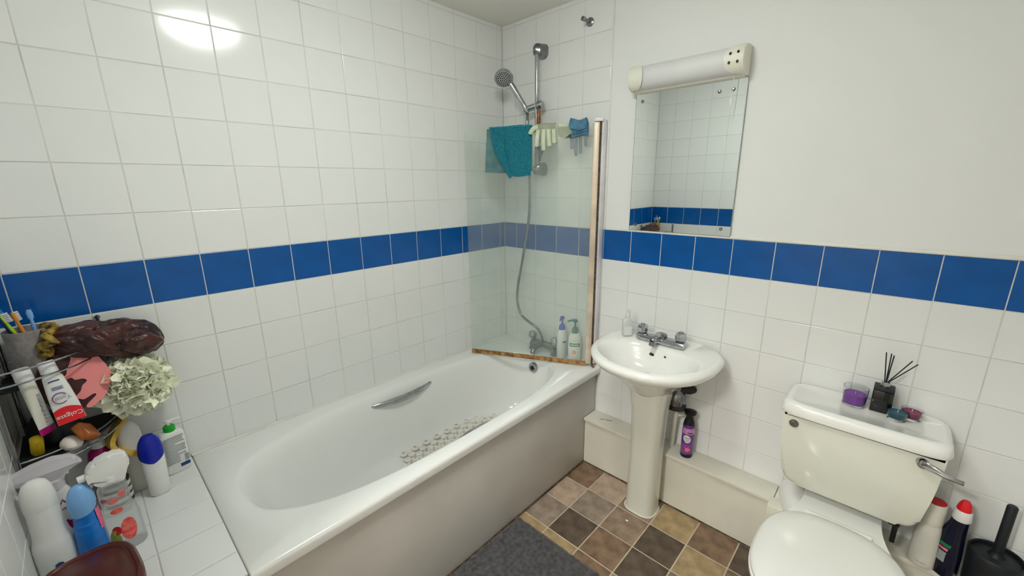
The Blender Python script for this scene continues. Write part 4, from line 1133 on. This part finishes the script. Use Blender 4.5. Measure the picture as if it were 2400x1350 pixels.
# cream bottle with round frosted cap
wl_ = (.078, -1.832, ZLG)
t = thing('bath_milk_bottle', 'squat cream bottle with rounded frosted cap behind the cobalt-capped one', 'bottle', wl_, facing(wl_))
obj('body', loft(nb(), ellip([(0, .034, .024, 0), (.005, .038, .027, 0), (.05, .037, .027, 0), (.12, .028, .023, 0), (.15, .026, .022, 0)])), 'offwhite_plastic', t)
obj('cap', lathe(nb(), [(.027, .148), (.030, .150), (.031, .19), (.029, .21), (.020, .232), (.009, .242), (0, .244)], 30), 'white_plastic', t)
# bent sponge
b = nb(); Q = spline([(.055, -1.832, .800), (.082, -1.862, .772), (.100, -1.876, .745), (.104, -1.866, .722), (.108, -1.842, .703), (.112, -1.826, .690)], 5); rings = []
for i, q in enumerate(Q):
    tn = (Q[min(i+1, len(Q)-1)]-Q[max(i-1, 0)]).normalized(); sd = Vector((.86, .2, .1)).normalized(); up = tn.cross(sd).normalized()
    rings.append([q+sd*x+up*y for x, y in ((-.022, -.0065), (.022, -.0065), (.024, 0), (.022, .0065), (-.022, .0065), (-.024, 0))])
loft(b, rings); tag(obj('bent_sponge', b, 'sponge'), 'yellow sponge sheet bent round under the pouf', 'sponge')
# magenta bottle behind
mg = (.055, -1.902, ZLG)
t = thing('magenta_bottle', 'magenta bottle with white cap below the caddy shelf', 'bottle', mg)
obj('body', lathe(nb(), [(0, 0), (.030, 0), (.033, .004), (.033, .14), (.028, .165), (.016, .18)], 28), 'magenta', t)
obj('cap', lathe(nb(), [(.017, .176), (.0185, .18), (.0175, .212), (0, .215)], 22), 'white_plastic', t)
# striped jar
jr = (.125, -1.888, ZLG)
t = thing('striped_jar', 'black jar with cream stripes between the spray bottle and cream bottle', 'jar', jr, facing(jr))
obj('jar_body', lathe(nb(), [(0, 0), (.032, 0), (.034, .004), (.034, .085), (.030, .09), (0, .09)], 30), 'black', t)
for z in (.018, .040, .062): obj('cream_stripe', lathe(nb(), [(.0343, z), (.0347, z+.001), (.0347, z+.013), (.0343, z+.014)], 30), 'offwhite_plastic', t)

def head_wedge(hm, poly, th, bev=.005): return prism(nb(), rpoly(poly, .006, 3), -th/2, th/2, hm, bev, 2)
# watermelon spray bottle
sp = (.352, -1.888, ZLG)
t = thing('spray_bottle', 'clear trigger spray bottle with watermelon print and white head', 'spray bottle', sp, facing(sp))
rows = [(0, .038, .026, 0), (.005, .042, .030, 0), (.09, .041, .030, 0), (.118, .036, .027, 0), (.136, .029, .024, 0), (.160, .031, .025, 0), (.19, .030, .025, 0), (.205, .022, .02, 0), (.212, .0145, .0145, 0)]
obj('body', loft(nb(), ellip(rows, e=2.6)), 'clear_plastic', t)
rz_ = lambda z: .0415 if z < .1 else .0335
def mel(cx, cz, w_, h_, mat, nm, rr):
    b = nb(); disc_on_cyl(b, rr, cx/rr, cz, w_, h_, 24, .0014)
    for v in b.verts: v.co.y *= .74
    return obj(nm, b, mat, t)
mel(.010, .066, .017, .034, 'watermelon', 'melon_print', .042); mel(-.020, .040, .012, .036, 'leaf', 'leaf_print', .042); mel(-.014, .072, .010, .014, 'dark_red', 'melon_slice_print', .042)
mel(-.006, .160, .012, .010, 'watermelon', 'melon_print', .032); mel(.014, .172, .009, .011, 'watermelon', 'melon_print', .032); mel(-.004, .128, .013, .008, 'watermelon', 'melon_print', .036)
mel(-.024, .165, .008, .006, 'dark_red', 'brand_patch', .032)
obj('neck_ring', lathe(nb(), [(.0155, .208), (.020, .210), (.020, .226), (.016, .228)], 24), 'white_plastic', t)
hp = [(-.040, .232), (-.038, .222), (-.022, .224), (-.024, .200), (.028, .200), (.036, .232), (.046, .250), (.040, .276), (.012, .286), (-.022, .276), (-.040, .256)]
obj('spray_head', head_wedge(None, hp, .036, .007), 'white_plastic', t)
obj('nozzle', tube(nb(), [(-.034, 0, .242), (-.055, 0, .240)], .0095, 12), 'white_plastic', t)
obj('trigger', tube(nb(), spline([(-.030, 0, .226), (-.042, 0, .20), (-.038, 0, .172)], 5), .0055, 8), 'white_plastic', t)
# star spray bottle at the back
st = (.262, -1.992, ZLG)
t = thing('spray_bottle', 'white trigger spray bottle with magenta star label against the wall', 'spray bottle', st, facing(st))
rows = [(0, .038, .026, 0), (.005, .042, .029, 0), (.09, .041, .029, 0), (.12, .033, .025, 0), (.15, .028, .022, 0), (.185, .026, .021, 0), (.2, .018, .017, 0)]
obj('body', loft(nb(), ellip(rows, e=2.4)), 'white_plastic', t)
b = nb(); patch(b, .0415, -1.1, 1.1, .080, .126, 1, .72, rz=lambda z: .0418 if z < .09 else .0418-.0088*(z-.09)/.03, m=4); obj('magenta_label', b, 'magenta', t)
b = nb(); star = []
for k in range(10):
    a = PI/2+PI*k/5; rr = .016 if k % 2 == 0 else .0075
    star.append((.006+rr*math.cos(a), .152+rr*math.sin(a)))
tube(b, [Vector((x, -.0250+x*x*14-.0025*(.152-z)/.016, z)) for x, z in star], .0014, 6, closed=True)
obj('star_outline', b, 'magenta', t)
obj('neck_ring', lathe(nb(), [(.017, .196), (.0205, .198), (.0205, .222), (.015, .224)], 24), 'frost_plastic', t)
hp = [(-.082, .262), (-.084, .244), (-.050, .240), (-.022, .232), (-.020, .212), (.020, .212), (.026, .236), (.062, .246), (.050, .270), (.010, .282), (-.030, .278)]
obj('spray_head', head_wedge(None, hp, .028, .006), 'frost_plastic', t)
obj('nozzle', tube(nb(), [(-.080, 0, .252), (-.096, 0, .250)], .010, 12), 'white_plastic', t)
obj('trigger', tube(nb(), spline([(-.036, 0, .236), (-.052, 0, .212), (-.070, 0, .196)], 5), .0045, 8), 'white_plastic', t)
# blue bottle with pale cap
bb_ = (.360, -1.947, ZLG)
t = thing('blue_bottle', 'bright blue ribbed bottle with pale blue domed cap', 'bottle', bb_, facing(bb_)); t.scale = (.78, .78, 1.02)
obj('body', lathe(nb(), [(0, 0), (.035, 0), (.039, .004), (.040, .04), (.038, .075), (.0385, .078), (.0365, .082), (.037, .096), (.0375, .099), (.035, .103), (.0345, .116), (.035, .119), (.032, .123), (.030, .145), (.0305, .165)], 36, 1, .82), 'blue_bottle', t)
b = nb(); rings = []
for j in range(11):
    f = j/10; z0 = .158+.072*f; a = (.0312+.003*math.sin(PI*min(1, f*1.3)))*math.sqrt(max(.003, 1-f**4)); rings.append([Vector((a*math.cos(q), a*.86*math.sin(q), z0+.010*math.sin(q)*(1-f)+.006*math.cos(q)*(1-f))) for q in [2*PI*k/30 for k in range(30)]])
loft(b, rings); obj('cap', b, 'pale_blue', t)
o = obj('side_label', patch(nb(), .032, .75, 1.5, .095, .155, 1, .82, rz=lambda z: .038-.006*(z-.095)/.06, m=3), 'flower_pink', t)
# tall white bottle against the wall
wt = (.345, -2.013, ZLG)
t = thing('tall_white_bottle', 'tall white bottle with domed cap nearest the end wall', 'bottle', wt, facing(wt))
obj('body', lathe(nb(), [(0, 0), (.036, 0), (.040, .005), (.040, .07), (.0388, .095), (.0355, .112), (.0335, .118), (.0315, .135), (.0295, .19), (.0300, .205)], 40, 1, .86), 'white_plastic', t)
obj('cap', lathe(nb(), [(.0300, .202), (.0310, .206), (.0305, .228), (.027, .254), (.021, .270), (.011, .278), (0, .280)], 36, 1, .86), 'white_plastic', t)
b = nb(); patch(b, .0402, .25, 1.3, .012, .034, 1, .86); obj('blue_wave_print', b, 'ink_blue', t)
o = obj('logo_print', disc_on_cyl(nb(), .0405, -.05, .048, .008, .007, 20, .001), 'ink_blue', t)
for v in o.data.vertices: v.co.y *= .86
marks('size_print', .012, .005, 'ink_blue', t, Matrix.Diagonal((1, .86, 1, 1)) @ TR(-.004, 0, .032), bend=.0412)
# brown lidded tub in the foreground
tubc = (.600, -1.952, ZLG)
t = thing('brown_tub', 'dark brown rounded tub with ridged lid at the ledge end', 'tub', tubc, .10)
def tr2(z, a, b_): return sup(z, -a, a, -b_, b_, 3.2, 56)
obj('tub_body', loft(nb(), [tr2(0, .094, .066), tr2(.004, .099, .071), tr2(.09, .107, .079), tr2(.096, .109, .081)]), 'brown_tub', t)
obj('lid', loft(nb(), [tr2(.094, .112, .084), tr2(.098, .115, .087), tr2(.116, .115, .087), tr2(.122, .110, .082), tr2(.1225, .104, .076), tr2(.119, .101, .073), tr2(.1195, .094, .066), tr2(.1235, .090, .062), tr2(.1245, .03, .02)]), 'brown_tub', t, smooth=45)
# repeats of one kind share a group
GROUPS = {'toothbrush': 'toothbrushes in the grey cup', 'candle': 'candles on the cistern lid', 'toothpaste_tube': 'toothpaste tubes in the caddy',
          'pump_bottle': 'pump bottles on the far bath rim', 'spray_bottle': 'trigger sprays on the ledge'}
for o in COL.objects:
    if o.parent is None and 'category' in o and o.name.split('.')[0] in GROUPS:
        o['group'] = GROUPS[o.name.split('.')[0]]
